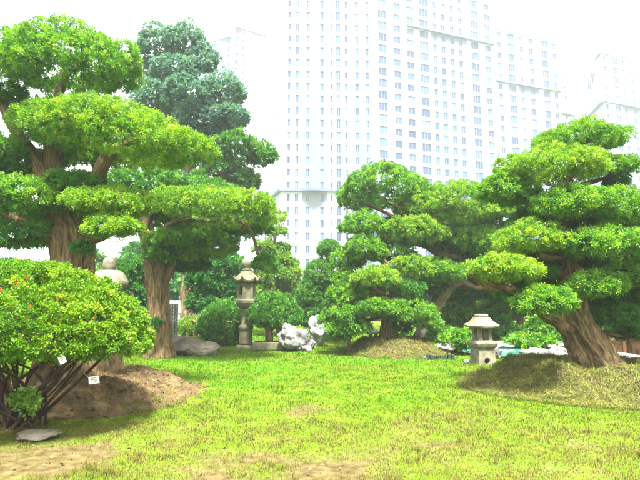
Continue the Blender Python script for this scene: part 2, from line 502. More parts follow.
def dome_points(n, axes, rg, flat, low, lump):
    a = np.array(axes)
    d = rg.normal(size=(n * 3 + 20, 3)); d /= np.linalg.norm(d, axis=1)[:, None]
    w = np.linalg.norm(d / a, axis=1) * a.min()          # even over the stretched dome, thinner under it
    w = w * np.where(d[:, 2] < 0, low, 1.0)
    d = d[rg.uniform(size=len(d)) < w / w.max() * 1.3][:n]
    r = 1 + lump * sines(d * a / a[2] * .6, 3.2, rg) + lump * .5 * sines(d * a / a[2] * .6, 8, rg)
    dep = 1 - .26 * rg.uniform(size=len(d)) ** 2.4
    p = d * (r * dep)[:, None]
    p[:, 2] = np.where(p[:, 2] < 0, p[:, 2] * flat, p[:, 2])
    p = p * a
    nn = d / a; nn /= np.linalg.norm(nn, axis=1)[:, None]
    nn[:, 2] = np.where(nn[:, 2] < 0, nn[:, 2] * .5, nn[:, 2])
    nn = nn + np.array([0, 0, .45])
    nn /= np.linalg.norm(nn, axis=1)[:, None]
    return p, nn


def pad_lobes(axes, rg, k):
    """the domes a clipped cloud is made of: one broad dome and smaller ones round its rim"""
    a = np.array(axes)
    L = [(np.array([0, 0, .05 * a[2]]), a * np.array([.86, .86, .95]))]
    a0 = rg.uniform(0, 6.28)
    for q in range(k):
        an = a0 + 6.283 * q / k + rg.uniform(-.3, .3)
        s_ = rg.uniform(.30, .46)
        dist = rg.uniform(.98, 1.12) - s_
        c = np.array([math.cos(an) * a[0] * dist, math.sin(an) * a[1] * dist, a[2] * rg.uniform(-.12, .30)])
        L.append((c, a * np.array([s_, s_, 1]) * np.array([1, 1, rg.uniform(.42, .62)])))
    return L


def pad_points(n, axes, rg, flat=.4, low=.5, lump=.16, tilt=(0, 0), lobes=None):
    lobes = lobes or [(np.zeros(3), np.array(axes))]
    ar = [(l[1][0] * l[1][1]) + l[1][2] * (l[1][0] + l[1][1]) for l in lobes]
    P_, N_ = [], []
    for li, (c, ax) in enumerate(lobes):
        m = int(n * 1.35 * ar[li] / sum(ar)) + 4
        p, nn = dome_points(m, ax, rg, flat, low, lump)
        p = p + c
        ok = np.ones(len(p), bool)
        for lj, (c2, ax2) in enumerate(lobes):
            if lj == li: continue
            q = (p - c2) / ax2
            q[:, 2] = np.where(q[:, 2] < 0, q[:, 2] / max(flat, .1), q[:, 2])
            ok &= (q ** 2).sum(1) > .66
        P_.append(p[ok]); N_.append(nn[ok])
    p = np.concatenate(P_); nn = np.concatenate(N_)
    p[:, 2] += p[:, 0] * tilt[0] + p[:, 1] * tilt[1]
    return p, nn


def clumps(pc, nc, tc, n, cs, rg):
    """n tufts gathered in little domes round the points pc"""
    i = rg.integers(0, len(pc), n)
    o = rg.normal(size=(n, 3)) * cs * .52
    N0 = nc[i]
    al = (o * N0).sum(1)[:, None]
    ot = o - N0 * al
    d2 = (ot ** 2).sum(1)[:, None]
    p = pc[i] + ot + N0 * (.35 * al - .55 * d2 / cs)
    nn = N0 + ot / cs * .8
    nn /= np.linalg.norm(nn, axis=1)[:, None]
    return p, nn, np.clip(tc[i] + rg.normal(0, .07, n), 0, 1)


DENS = 1.0


def make_pad(parent, c, axes, mat, seed, ln, wd, nl=10, cover=2.4, name='foliage_pad', flat=.4, tilt=(0, 0), lump=.16, low=.5, bias=0.0, spread=.9):
    rg = np.random.default_rng(seed)
    a, b, h = axes
    # area of upper dome + under side, roughly
    area = 2 * math.pi * (((a * b) ** 1.6 + (a * h) ** 1.6 + (b * h) ** 1.6) / 3) ** (1 / 1.6) * (1 + .55)
    n = int(DENS * cover * area / (nl * ln * wd * .5))
    n = max(30, min(n, 18000))
    cs = min(1.15 * ln, .35 * a)
    nc = max(14, int(area * 1.25 / (math.pi * cs * cs) * .8))
    lobes = pad_lobes(axes, rg, int(np.clip(4 + 4 * a / (ln * 12), 5, 10))) if lump >= .09 else None
    pc, nc_ = pad_points(nc, axes, rg, flat, low, lump, tilt, lobes)
    tc = np.clip(.5 + .2 * sines(pc / max(h, .1), 2.5, rg) + rg.normal(0, .22, len(pc)) + bias, 0, 1)
    p, nn, t = clumps(pc, nc_, tc, n, cs, rg)
    V, Fq, ti = tufts(p, nn, nl, ln, wd, rg, tint=t, spread=spread)
    # dense inner foliage: large darker leaves added to block light and darken undersides
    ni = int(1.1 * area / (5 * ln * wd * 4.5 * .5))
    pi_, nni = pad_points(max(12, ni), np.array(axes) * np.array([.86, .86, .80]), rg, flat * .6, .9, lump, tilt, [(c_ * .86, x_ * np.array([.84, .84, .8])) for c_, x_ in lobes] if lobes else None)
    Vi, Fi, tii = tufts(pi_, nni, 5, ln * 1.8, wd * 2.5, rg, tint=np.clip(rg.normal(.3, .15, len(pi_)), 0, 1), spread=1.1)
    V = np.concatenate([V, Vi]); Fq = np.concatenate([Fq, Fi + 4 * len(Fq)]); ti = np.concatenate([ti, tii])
    return mesh_np(name, V + np.asarray(c), Fq, M[mat], parent, attrs={'tint': ti})


class Tree:
    """pads and limbs given at picture coordinates of a tree standing at depth D"""
    def __init__(s, name, D, base, label, cat='tree', bark='bark', leaf='podo', ln=.09, wd=.02, nl=10, seed=1, group=None, cover=2.4):
        s.D = D; s.k = D / F
        b = P(*base, D)
        s.root = thing(name, b, label, cat, group)
        s.bark, s.leaf, s.ln, s.wd, s.nl, s.seed, s.cover = bark, leaf, ln, wd, nl, seed, cover * .85
        s.axis = []
        s.n = 0

    def pt(s, px, py, dd=0):
        p = P(px, py, s.D)           # size taken at the tree's own depth, then moved in depth
        return np.array([p[0] * (s.D + dd) / s.D, s.D + dd, EYE + (p[2] - EYE) * (s.D + dd) / s.D])

    def trunk(s, path, name='trunk', nseg=28, ridge=.10, flare=.0, lump=.25, extra=(), step=.05, nr=9):
        mb = MB()
        for j, (pth, kw) in enumerate([(path, dict(flare=flare))] + [(e, {}) for e in extra]):
            pts = [s.pt(q[0], q[1], q[3] if len(q) > 3 else 0) for q in pth]
            if j == 0:
                pts[0] = pts[0] - np.array([0, 0, .12])
            rr = [q[2] * s.k for q in pth]
            C = mb.tube(pts, rr, nseg=nseg if j == 0 else max(14, nseg // 2), seed=s.seed * 7 + j, ridge=ridge, nr=nr, lump=lump, step=step, **kw)
            s.axis.append(C)
        return mb.build(name, M[s.bark], s.root, smooth=True)

    def limb(s, path, nseg=14, ridge=.1, lump=.25):
        mb = MB()
        pts = [s.pt(q[0], q[1], q[3] if len(q) > 3 else 0) for q in path]
        C = mb.tube(pts, [q[2] * s.k for q in path], nseg=nseg, seed=s.seed * 11 + len(s.axis), ridge=ridge, lump=lump, step=.06)
        s.axis.append(C)
        return mb.build('branch', M[s.bark], s.root, smooth=True)

    def pad(s, px, py, hw, hh, dd=0.0, leaf=None, tilt=0.0, depth=.85, branch=True, flat=.4, bias=0.0, lump=.10, cover=None, low=.5):
        s.n += 1
        c = s.pt(px, py, dd)
        k = s.k * (s.D + dd) / s.D
        a = hw * k; h = 2 * hh * k / (1 + flat)
        c = c + np.array([0, 0, hh * k - h])
        sd = s.seed * 1000 + s.n
        rg = np.random.default_rng(sd)
        ty = rg.uniform(-.08, .08)
        make_pad(s.root, c, (a, a * depth, h), leaf or s.leaf, sd, s.ln, s.wd, s.nl, cover or s.cover, flat=flat, tilt=(tilt, ty), bias=bias, lump=lump, low=low)
        if branch and s.axis:
            A = np.concatenate([q[len(q) // 4:] for q in s.axis])
            under = np.linalg.norm((A - c) * np.array([1, 1, 1.2]), axis=1) + 1.0 * np.maximum(0, A[:, 2] - c[2] + .02)
            a0 = A[np.argmin(under)]
            mb = MB()
            tip = c + np.array([0, 0, -.0 * h])
            L = np.linalg.norm(tip - a0)
            r0 = min(.055, .016 + .02 * L + .012 * a)
            if L > .15:
                mid = (a0 + tip) / 2 + np.array([rg.uniform(-.1, .1) * L, rg.uniform(-.1, .1) * L, -.10 * L])
                mb.tube([a0, mid, tip], [r0 * 1.25, r0, r0 * .6], nseg=9, seed=sd, ridge=.08, step=.08, lump=.2)
            for q in range(6):
                an = rg.uniform(0, 6.28)
                e = c + np.array([math.cos(an) * a * .66, math.sin(an) * a * depth * .66, -.12 * h + .25 * h * rg.uniform()])
                e[2] += math.cos(an) * a * .72 * tilt
                m = c * .5 + e * .5 + np.array([0, 0, -.22 * h])
                mb.tube([tip, m, e], [r0 * .4, r0 * .26, r0 * .08], nseg=6, seed=q, step=.1)
            mb.build('branch', M[s.bark], s.root, smooth=True)


# ================================================================== TREES
# -- the great cloud-pruned tree behind the bush
t1 = Tree('podocarpus_tree', 8.9, (74, 378), 'tall cloud-pruned tree with a broad dome on top, standing behind the flowering bush', bark='bark_grey', leaf='podo', ln=.044, wd=.015, seed=11)
t1.trunk([(74, 380, 33), (73, 345, 26), (70, 300, 19), (70, 262, 17), (70, 236, 20), (62, 205, 13), (56, 178, 9), (53, 140, 7), (58, 100, 5), (64, 70, 3)], flare=.35, nseg=40, ridge=.13, nr=11)
t1.limb([(62, 225, 14), (48, 190, 9), (36, 160, 7, .1), (18, 135, 6, .2), (2, 105, 5, .3), (-10, 92, 3, .3)])
t1.limb([(78, 230, 13), (92, 195, 9, -.1), (101, 170, 7, -.2), (112, 152, 6, -.2), (140, 140, 4, -.2), (175, 140, 2.5, -.2)])
t1.limb([(72, 240, 9), (98, 236, 6, -.3), (120, 228, 3, -.4)])
t1.limb([(66, 244, 9), (45, 236, 7, -.3), (22, 222, 5, -.4), (5, 214, 3, -.4)])
t1.limb([(60, 190, 8, .1), (80, 178, 6, .6), (100, 175, 4, 1.0)])
t1.pad(67, 58, 71, 36, .1, bias=.05, depth=.9)
t1.pad(112, 131, 100, 33, -.2, 'podo_yellow', tilt=-.13, depth=.75)
t1.pad(70, 117, 45, 20, .5, depth=.8)
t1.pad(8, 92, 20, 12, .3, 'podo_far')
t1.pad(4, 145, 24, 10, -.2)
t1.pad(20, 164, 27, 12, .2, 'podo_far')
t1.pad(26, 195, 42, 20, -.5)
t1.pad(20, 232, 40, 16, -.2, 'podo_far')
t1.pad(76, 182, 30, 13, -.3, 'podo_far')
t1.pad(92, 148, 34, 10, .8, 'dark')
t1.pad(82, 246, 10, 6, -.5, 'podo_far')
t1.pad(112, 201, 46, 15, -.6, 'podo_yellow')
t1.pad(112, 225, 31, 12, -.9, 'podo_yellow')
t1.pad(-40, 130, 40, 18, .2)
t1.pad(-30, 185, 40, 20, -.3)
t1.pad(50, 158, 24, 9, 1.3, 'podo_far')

# -- second tree with a thick pale trunk
t2 = Tree('podocarpus_tree', 14.6, (158, 352), 'spreading tree with a thick straight pale trunk beside the flat boulder', bark='bark_grey', leaf='podo', ln=.056, wd=.020, seed=12)
t2.trunk([(159, 354, 13), (159, 330, 10.6), (158, 295, 10), (155, 268, 9.6), (150, 248, 8), (146, 225, 7), (150, 200, 5)], flare=.15, nseg=36, ridge=.1, nr=13)
t2.limb([(163, 285, 5), (171, 268, 4), (178, 252, 3.4), (190, 240, 3)])
t2.limb([(152, 250, 5, -.2), (168, 226, 3, -.8), (190, 219, 2.4, -1.0), (212, 221, 2, -1.0), (236, 219, 1.7, -1.0), (252, 234, 1.5, -.9), (259, 258, 1.1, -.8), (268, 272, .8, -.8)])
t2.limb([(149, 240, 6), (140, 225, 5, .4), (128, 214, 3, .6)])
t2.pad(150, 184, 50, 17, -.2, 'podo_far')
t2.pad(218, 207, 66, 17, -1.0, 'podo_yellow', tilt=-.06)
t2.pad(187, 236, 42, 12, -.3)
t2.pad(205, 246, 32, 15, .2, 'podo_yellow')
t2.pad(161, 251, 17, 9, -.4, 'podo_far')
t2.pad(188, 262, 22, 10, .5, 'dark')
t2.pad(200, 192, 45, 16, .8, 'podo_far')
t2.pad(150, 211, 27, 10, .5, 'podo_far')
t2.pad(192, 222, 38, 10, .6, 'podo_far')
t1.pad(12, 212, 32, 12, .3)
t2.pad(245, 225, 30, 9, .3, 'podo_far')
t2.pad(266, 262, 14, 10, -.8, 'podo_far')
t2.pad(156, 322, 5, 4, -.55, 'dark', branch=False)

# -- tall tree behind, blue veiling glare painted into its upper leaves
t3 = Tree('camphor_tree', 23, (190, 335), 'tallest loose tree behind the cloud-pruned trees, bluish glare painted into its leaves', bark='bark', leaf='blue', ln=.125, wd=.055, nl=8, seed=13, cover=2.0)
t3.trunk([(190, 336, 9), (188, 280, 7), (190, 220, 6), (188, 160, 5), (186, 110, 4), (180, 60, 2)], nseg=18, step=.2)
t3.limb([(190, 210, 4), (215, 180, 3), (245, 160, 2)])
for a in [(158, 44, 22, 20), (184, 42, 24, 20, .5), (204, 60, 17, 16), (152, 70, 20, 16, .8), (174, 72, 26, 18, -.4), (186, 96, 34, 20, -.8), (160, 100, 30, 18), (222, 92, 24, 22, -.3),
          (232, 114, 18, 11, -.6), (206, 122, 40, 18), (235, 150, 36, 18, -.4, 'podo_far'), (263, 155, 15, 11, -.6, 'podo_far'), (222, 176, 34, 16, 0, 'podo_far'), (246, 182, 16, 12, -.3, 'podo_far'), (190, 150, 45, 22, .8), (150, 130, 35, 20, 1),
          (200, 205, 45, 22, .4), (225, 225, 30, 18, .3)]:
    t3.pad(*a, depth=.9, flat=.7, lump=.34, low=.8)

# -- dark evergreen behind trunk two, and the clipped round shrub
t4 = Tree('evergreen_tree', 21, (226, 336), 'dark dense evergreen tree between the pale trunk and the tall lantern', leaf='dark', ln=.16, wd=.05, nl=9, seed=14)
t4.trunk([(222, 338, 4), (221, 300, 3.4), (224, 265, 2)], nseg=12, step=.2)
for a in [(222, 262, 24, 14), (208, 280, 22, 16, -.3), (232, 284, 18, 18), (212, 300, 26, 14, -.2), (236, 306, 12, 12, .2)]:
    t4.pad(*a, flat=.7, lump=.25, low=.8)
t5 = Tree('clipped_shrub', 18.6, (226, 345), 'dark green shrub clipped to a ball next to the tall lantern', 'shrub', leaf='dark', ln=.075, wd=.03, nl=9, seed=15, cover=3)
t5.trunk([(226, 346, 3), (226, 330, 2.4), (225, 322, 2)], nseg=10)
t5.pad(225, 322, 27, 21, 0, 'podo_far', depth=1, flat=.8, lump=.07, low=.9)

# -- pale conical tree behind the lantern
t6 = Tree('layered_tree', 23, (279, 338), 'pale green narrow tree with small tiers in front of the tower block', leaf='pale', ln=.14, wd=.04, nl=9, seed=16)
t6.trunk([(279, 339, 3.4), (279, 290, 2.6), (275, 245, 1.5), (274, 232, 1)], nseg=12, step=.2)
for a in [(277, 231, 10, 4), (266, 247, 13, 8, -.2), (283, 247, 7, 4), (276, 258, 18, 10), (282, 274, 20, 12, -.3), (264, 276, 14, 12, .2), (289, 292, 14, 11), (272, 292, 18, 12, -.2), (290, 264, 8, 5), (280, 312, 24, 14)]:
    t6.pad(*a, flat=.6, lump=.25, low=.8, cover=2.0)

# -- dome shaped little tree on the stone slab
t7 = Tree('dome_tree', 17.4, (269, 344), 'small umbrella-shaped clipped tree growing in a stone trough', leaf='podo_far', ln=.065, wd=.025, nl=10, seed=17, bark='bark', cover=3)
t7.trunk([(269, 344, 4), (269, 334, 3.4), (268, 322, 3), (268, 312, 2)], nseg=16, flare=.2)
t7.limb([(269, 332, 2), (276, 326, 1.5), (284, 322, 1)])
t7.pad(275, 309, 27, 17, 0, 'podo_far', depth=1, flat=.3, lump=.06)

# -- clipped conifer with a ball on top
t8 = Tree('topiary_tree', 20, (318, 334), 'dark clipped conical tree topped with a separate ball', 'tree', leaf='podo_far', ln=.055, wd=.022, nl=10, seed=18, cover=3)
t8.trunk([(319, 336, 3), (321, 300, 2.4), (327, 268, 2), (329, 250, 1.4)], nseg=12, step=.1)
t8.pad(329, 248, 12, 9, 0, 'podo_far', depth=1, flat=.5, lump=.05, bias=.1)
for a in [(320, 275, 17, 17), (310, 296, 15, 17, -.2), (326, 300, 18, 20, .1), (317, 315, 20, 13, -.2)]:
    t8.pad(*a, 'podo_far', depth=1, flat=.7, lump=.06, low=.9, branch=False) if len(a) > 4 else t8.pad(*a, 0, 'podo_far', depth=1, flat=.7, lump=.06, low=.9, branch=False)

# -- middle tree on the mound
t9 = Tree('layered_tree', 15.8, (386, 339), 'bright tiered tree growing from the soil mound beside a pinkish rock', bark='bark', leaf='podo', ln=.058, wd=.020, seed=19)
t9.trunk([(386, 341, 6.5), (386, 325, 5.2), (387, 308, 5), (392, 290, 4.4), (390, 272, 3.6), (376, 252, 2.6), (366, 232, 1.6)], nseg=22, flare=.25)
t9.limb([(389, 300, 3), (378, 292, 2.4, -.4), (372, 284, 2, -.6), (371, 272, 1.6, -.6)])
t9.limb([(391, 286, 2.4), (402, 280, 2, -.2), (416, 288, 1.3, -.3)])
for a in [(364, 222, 25, 13, 0), (348, 257, 17, 12, .1), (366, 248, 22, 15, -.3), (375, 275, 25, 10, -.8, 'podo_yellow'), (347, 276, 16, 10, -.1), (347, 292, 20, 11, -.4), (412, 266, 22, 13, -.1, 'podo_yellow'),
          (407, 287, 18, 9, -.4, 'podo_far'), (378, 306, 25, 9, -.9), (409, 308, 27, 11, -.5), (426, 320, 16, 7, -.6), (349, 312, 22, 8, -.7), (395, 250, 20, 12, .5, 'podo_far'), (400, 298, 26, 11, .9, 'podo_far'), (362, 294, 24, 11, .9, 'podo_far')]:
    t9.pad(*a)
t9b = Tree('layered_tree', 15.4, (349, 351), 'low bushy tree with a thin stem at the mound edge', leaf='podo', ln=.11, wd=.025, seed=20)
t9b.trunk([(349, 352, 2), (349, 338, 1.7), (346, 322, 1.3)], nseg=10)
for a in [(349, 325, 24, 8, -.2), (336, 317, 18, 9, .2), (340, 333, 12, 5, .1)]:
    t9b.pad(*a)
t9c = Tree('shrub', 17.2, (397, 337), 'small green shrub directly behind the tiered tree trunk', 'shrub', leaf='dark', ln=.09, wd=.03, seed=21)
t9c.trunk([(397, 338, 1), (397, 328, .6)], nseg=8)
t9c.pad(399, 327, 12, 10, 0, 'podo_far', flat=.8)

# -- tree behind the pond lantern with the long crooked limb
ta = Tree('podocarpus_tree', 17.0, (420, 346), 'crooked tree with a pale slanting trunk and long reach toward the towers', bark='bark_grey', leaf='podo', ln=.06, wd=.021, seed=22)
ta.trunk([(416, 347, 7), (426, 326, 6), (436, 305, 6), (447, 288, 6), (458, 272, 5.6), (456, 258, 5), (440, 252, 5.4), (426, 243, 4.6), (412, 224, 3), (395, 205, 2)], flare=.3, nseg=24)
ta.limb([(458, 270, 4.5), (466, 250, 3.6, .2), (462, 228, 3, .2), (456, 210, 2, .1)])
ta.limb([(426, 246, 2.6), (405, 243, 2, -.2), (388, 248, 1.2, -.3)])
ta.limb([(418, 232, 2.4), (390, 215, 1.8, -.2), (365, 204, 1.4, -.2), (350, 200, .8, -.2)])
ta.limb([(446, 290, 3.4), (462, 282, 3, -.1), (476, 288, 2.2, -.2), (490, 286, 1.6, -.2)])
for a in [(383, 186, 42, 23, -.1), (457, 202, 50, 23, -.2, 'podo_yellow'), (414, 230, 34, 14, -.7, 'podo_yellow'), (480, 240, 36, 14, -.3), (441, 270, 24, 11, -.8), (425, 205, 30, 18, .5, 'podo_far'), (450, 235, 40, 15, .6, 'podo_far'),
          (495, 215, 36, 17, .5, 'podo_far'), (470, 265, 30, 12, .5, 'podo_far'), (425, 222, 40, 14, 1.1, 'podo_far'), (432, 284, 20, 9, .3, 'podo_far')]:
    ta.pad(a[0], a[1], a[2] * 1.1, a[3] * 1.05, *a[4:])

# -- the great leaning tree
tb = Tree('podocarpus_tree', 9.4, (598, 366), 'great leaning tree with a twisted brown trunk on the straw-covered mound', bark='bark', leaf='podo', ln=.044, wd=.015, seed=23)
tb.trunk([(599, 371, 19), (590, 352, 16.5), (580, 332, 14), (573, 312, 12), (573, 292, 10), (570, 270, 9), (562, 245, 8), (555, 222, 7), (560, 195, 5), (572, 165, 4), (580, 142, 2.5)], flare=.26, nseg=64, ridge=.16, nr=15, step=.03, lump=.3,
         extra=[[(585, 340, 11), (566, 323, 10.5), (552, 314, 9), (540, 310, 6)], [(588, 345, 10), (583, 318, 8), (578, 298, 2.5)]])
tb.limb([(548, 312, 7), (528, 300, 5.6, -.2), (508, 288, 5.4, -.4), (490, 284, 6, -.5), (478, 276, 5.4, -.5), (470, 272, 2, -.5)], nseg=18)
tb.limb([(566, 262, 6), (580, 258, 4, -.1), (604, 256, 3, -.2), (630, 262, 2, -.3)])
tb.limb([(562, 256, 4.6), (550, 258, 3.6, -.3), (538, 254, 2.6, -.4)])
tb.limb([(556, 226, 5), (572, 214, 4, -.2), (600, 208, 3, -.2), (630, 212, 2, -.2)])
tb.limb([(560, 200, 3.6), (580, 186, 3, .3), (606, 178, 2, .4)])
tb.limb([(590, 340, 4, .3), (603, 318, 4, .4), (622, 300, 3, .4)])
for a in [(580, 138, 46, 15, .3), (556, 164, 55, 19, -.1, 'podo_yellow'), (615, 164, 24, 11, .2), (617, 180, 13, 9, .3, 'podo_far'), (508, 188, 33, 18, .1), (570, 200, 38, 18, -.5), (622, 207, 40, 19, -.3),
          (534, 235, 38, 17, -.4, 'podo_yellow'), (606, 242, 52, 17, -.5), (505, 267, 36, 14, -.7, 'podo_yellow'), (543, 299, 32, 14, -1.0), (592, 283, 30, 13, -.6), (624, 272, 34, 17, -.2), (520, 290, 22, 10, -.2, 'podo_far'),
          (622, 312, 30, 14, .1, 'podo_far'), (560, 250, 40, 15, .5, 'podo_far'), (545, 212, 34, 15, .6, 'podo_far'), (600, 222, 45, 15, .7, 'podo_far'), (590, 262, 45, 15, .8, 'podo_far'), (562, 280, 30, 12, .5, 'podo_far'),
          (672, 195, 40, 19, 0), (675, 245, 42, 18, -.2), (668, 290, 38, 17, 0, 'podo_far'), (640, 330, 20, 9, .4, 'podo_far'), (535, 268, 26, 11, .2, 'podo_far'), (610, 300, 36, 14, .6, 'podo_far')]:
    tb.pad(*a)


# -- background shrubs and trees around the pond and behind
def small(name, D, base, label, cat, pads, leaf, seed, ln=.11, wd=.04, stem=2.0, group=None, bark='bark_grey', top=None, **kw):
    t = Tree(name, D, base, label, cat, leaf=leaf, ln=ln, wd=wd, nl=9, seed=seed, group=group, bark=bark)
    y0 = min(p[1] for p in pads); x0 = pads[0][0]
    t.trunk([(base[0], base[1] + 1, stem), ((base[0] + x0) / 2, (base[1] + y0) / 2, stem * .8), (x0, y0 + 2, stem * .5)], nseg=10, step=.2)
    for p in pads:
        t.pad(*p, **kw)
    return t


small('background_tree', 19, (474, 340), 'slender grey-stemmed tree standing behind the small pond lantern', 'tree', [(470, 262, 40, 16), (492, 287, 32, 12, -.2), (455, 292, 20, 9, .3)], 'podo_far', 31, stem=4)
small('round_shrub', 19, (462, 330), 'round pale green shrub between the slanting trunk and the pond lantern', 'shrub', [(461, 313, 20, 13), (450, 321, 14, 8, -.3)], 'podo', 32, flat=.7)
small('low_shrub', 15.3, (448, 350), 'low spreading green shrub on the bank left of the pond lantern', 'shrub', [(450, 336, 22, 8), (462, 341, 14, 5)], 'podo', 33, stem=1)
small('clipped_shrub', 19, (505, 346), 'dark clipped shrub overhanging the pond rocks', 'shrub', [(507, 334, 25, 11), (492, 322, 18, 11, .3)], 'podo_far', 34, flat=.7, bias=.25)
small('round_shrub', 17.5, (541, 344), 'rounded bright shrub beside the leaning trunk', 'shrub', [(541, 326, 14, 12)], 'podo', 35, flat=.7)
small('low_shrub', 17, (535, 348), 'low bright hedge-like shrub at the pond edge', 'shrub', [(528, 341, 24, 7), (556, 342, 18, 7)], 'podo', 36, stem=1, flat=.7)
small('background_tree', 20, (520, 342), 'dense dark tree filling the gap behind the leaning limb', 'tree', [(520, 285, 36, 20), (540, 305, 34, 15, .2), (500, 308, 28, 13, .3), (560, 325, 26, 12, .4)], 'pale', 37, stem=4, flat=.7)
small('background_tree', 14.8, (634, 356), 'brown-stemmed tree next to the low timber planter', 'tree', [(632, 312, 30, 14), (655, 300, 34, 18, .3), (615, 328, 20, 9, .3)], 'podo_far', 38, stem=7, bark='bark_red')
small('clipped_shrub', 16, (35, 320), 'wide dark hedge shrub behind the flowering bush', 'shrub', [(20, 282, 45, 22), (60, 284, 30, 18, .4)], 'dark', 39, flat=.7)
small('round_shrub', 18, (133, 325), 'dark rounded shrub beside the stone lantern with a ball top', 'shrub', [(131, 272, 20, 19), (136, 300, 24, 20, .2)], 'dark', 40, flat=.7, bias=.15)
t = small('berry_shrub', 19, (194, 336), 'light green shrub with red berries behind the boulder', 'shrub', [(193, 326, 18, 9), (206, 329, 8, 7, -.2)], 'pale', 41, stem=1, flat=.7)
rg = np.random.default_rng(5)
for q in range(7):
    c = t.pt(184 + rg.uniform(0, 26), 322 + rg.uniform(0, 12), -.45)
    mb = MB(); mb.lathe(c, [(-.03, .01), (-.015, .03), (.015, .03), (.03, .01)], 8)
    mb.build('berry', M['berry'], t.root, smooth=True)

# far rows: three kinds, copied
protos = []
for k in range(3):
    D = 40
    t = Tree('distant_tree', D, (320, 318), ['broad distant tree', 'pale distant tree', 'dark distant tree'][k], 'tree', leaf=['podo_far', 'pale', 'dark'][k], ln=.26, wd=.12, nl=7, seed=50 + k, cover=2.0, bark='bark')
    t.trunk([(320, 320, 3), (319, 300, 2.4), (321, 280, 1.6)], nseg=10, step=.3)
    r2 = random.Random(k)
    for a in [(320, 270, 22, 16), (304, 284, 20, 14, .4), (338, 282, 20, 14, -.4), (318, 292, 28, 14, .6), (326, 262, 14, 10, -.3), (310, 298, 26, 11, -.6), (334, 300, 22, 11, .2)]:
        t.pad(*a, flat=.7, lump=.3, low=.8)
    protos.append(t.root)
spots = [(-48, 1.0, 38, 0), (-8, .85, 42, 2), (36, .9, 46, 1), (84, .95, 40, 0), (116, .9, 44, 1), (148, 1.0, 38, 2), (186, .95, 46, 1), (208, .75, 42, 0), (252, .7, 44, 2), (294, .62, 48, 0), (316, .55, 44, 1),
         (352, .7, 42, 0), (398, .8, 40, 2), (436, .9, 42, 1), (470, .95, 38, 0), (506, 1.0, 44, 2), (548, 1.0, 40, 0), (590, 1.0, 44, 1), (630, 1.05, 40, 2), (672, 1.0, 42, 0)]
where = ['at the left picture edge behind the great dome', 'seen low beside the great tree trunk', 'behind the wide dark hedge shrub', 'behind the ball-topped lantern', 'between the two thick trunks', 'directly behind the thick pale trunk', 'over the low white wall',
         'behind the berry shrub', 'behind the tall lantern', 'below the tower block corner', 'beside the ball-topped topiary', 'behind the tiered mound tree', 'far behind the mound tree', 'behind the slanting grey trunk', 'behind the small pond lantern',
         'behind the pond', 'behind the bright pond shrubs', 'behind the leaning trunk', 'above the timber planter', 'at the right picture edge']
used = [False] * 3
for (px, sc, D, k), w in zip(spots, where):
    if used[k]: o = copy_tree(protos[k])
    else: o = protos[k]; used[k] = True
    p = P(px, 300, D)
    o.location = (p[0], D, -.05)
    o.scale = (sc * 1.25, sc * 1.25, sc * 1.15)
    o.rotation_euler.z = px * .37
    o['label'] = ['mid green', 'pale yellow-green', 'dark green'][k] + ' distant tree ' + w
    o['group'] = 'distant trees behind the garden'

# ================================================================== AZALEA BUSH
BD = 6.7
bush = Tree('azalea_bush', BD, (18, 424), 'large clipped dome bush with yellow-green leaves, red flowers and bare dark stems', 'bush', bark='stem', leaf='azalea', ln=.042, wd=.022, nl=8, seed=61)
root = bush.root
rg = np.random.default_rng(61)
cb = bush.pt(18, 345, 0); cb[2] = 1.11
rx, ry, rz = 1.7, 1.45, 1.01
d = rg.normal(size=(2600, 3)); d /= np.linalg.norm(d, axis=1)[:, None]
w = np.where(d[:, 2] < -.05, .45, 1.0); d = d[rg.uniform(size=len(d)) < w]
r = 1 + .035 * sines(d * 3, 3, rg) + .03 * sines(d * 3, 8, rg)
dep = 1 - .22 * rg.uniform(size=len(d)) ** 1.8
p = d * (r * dep)[:, None]
# box the dome a little, flat under side
p[:, 2] = np.where(p[:, 2] < 0, p[:, 2] * .20, p[:, 2])
p = p * np.array([rx, ry, rz])
p[:, 2] += -.06 * (p[:, 0] / rx) ** 3 * 1.2
nn = d / np.array([rx, ry, rz]); nn /= np.linalg.norm(nn, axis=1)[:, None]; nn[:, 2] = np.maximum(nn[:, 2], -.2) + .35
tt = np.clip(.55 + .2 * sines(p, 5, rg) + rg.normal(0, .2, len(p)), 0, 1)
p, nn, tt = clumps(p, nn / np.linalg.norm(nn, axis=1)[:, None], tt, 42000, .07, rg)
V, Fq, ti = tufts(p, nn, 5, .036, .019, rg, spread=.9, tint=tt, rosette=.008)
mesh_np('foliage', V + cb, Fq, M['azalea'], root, attrs={'tint': ti})
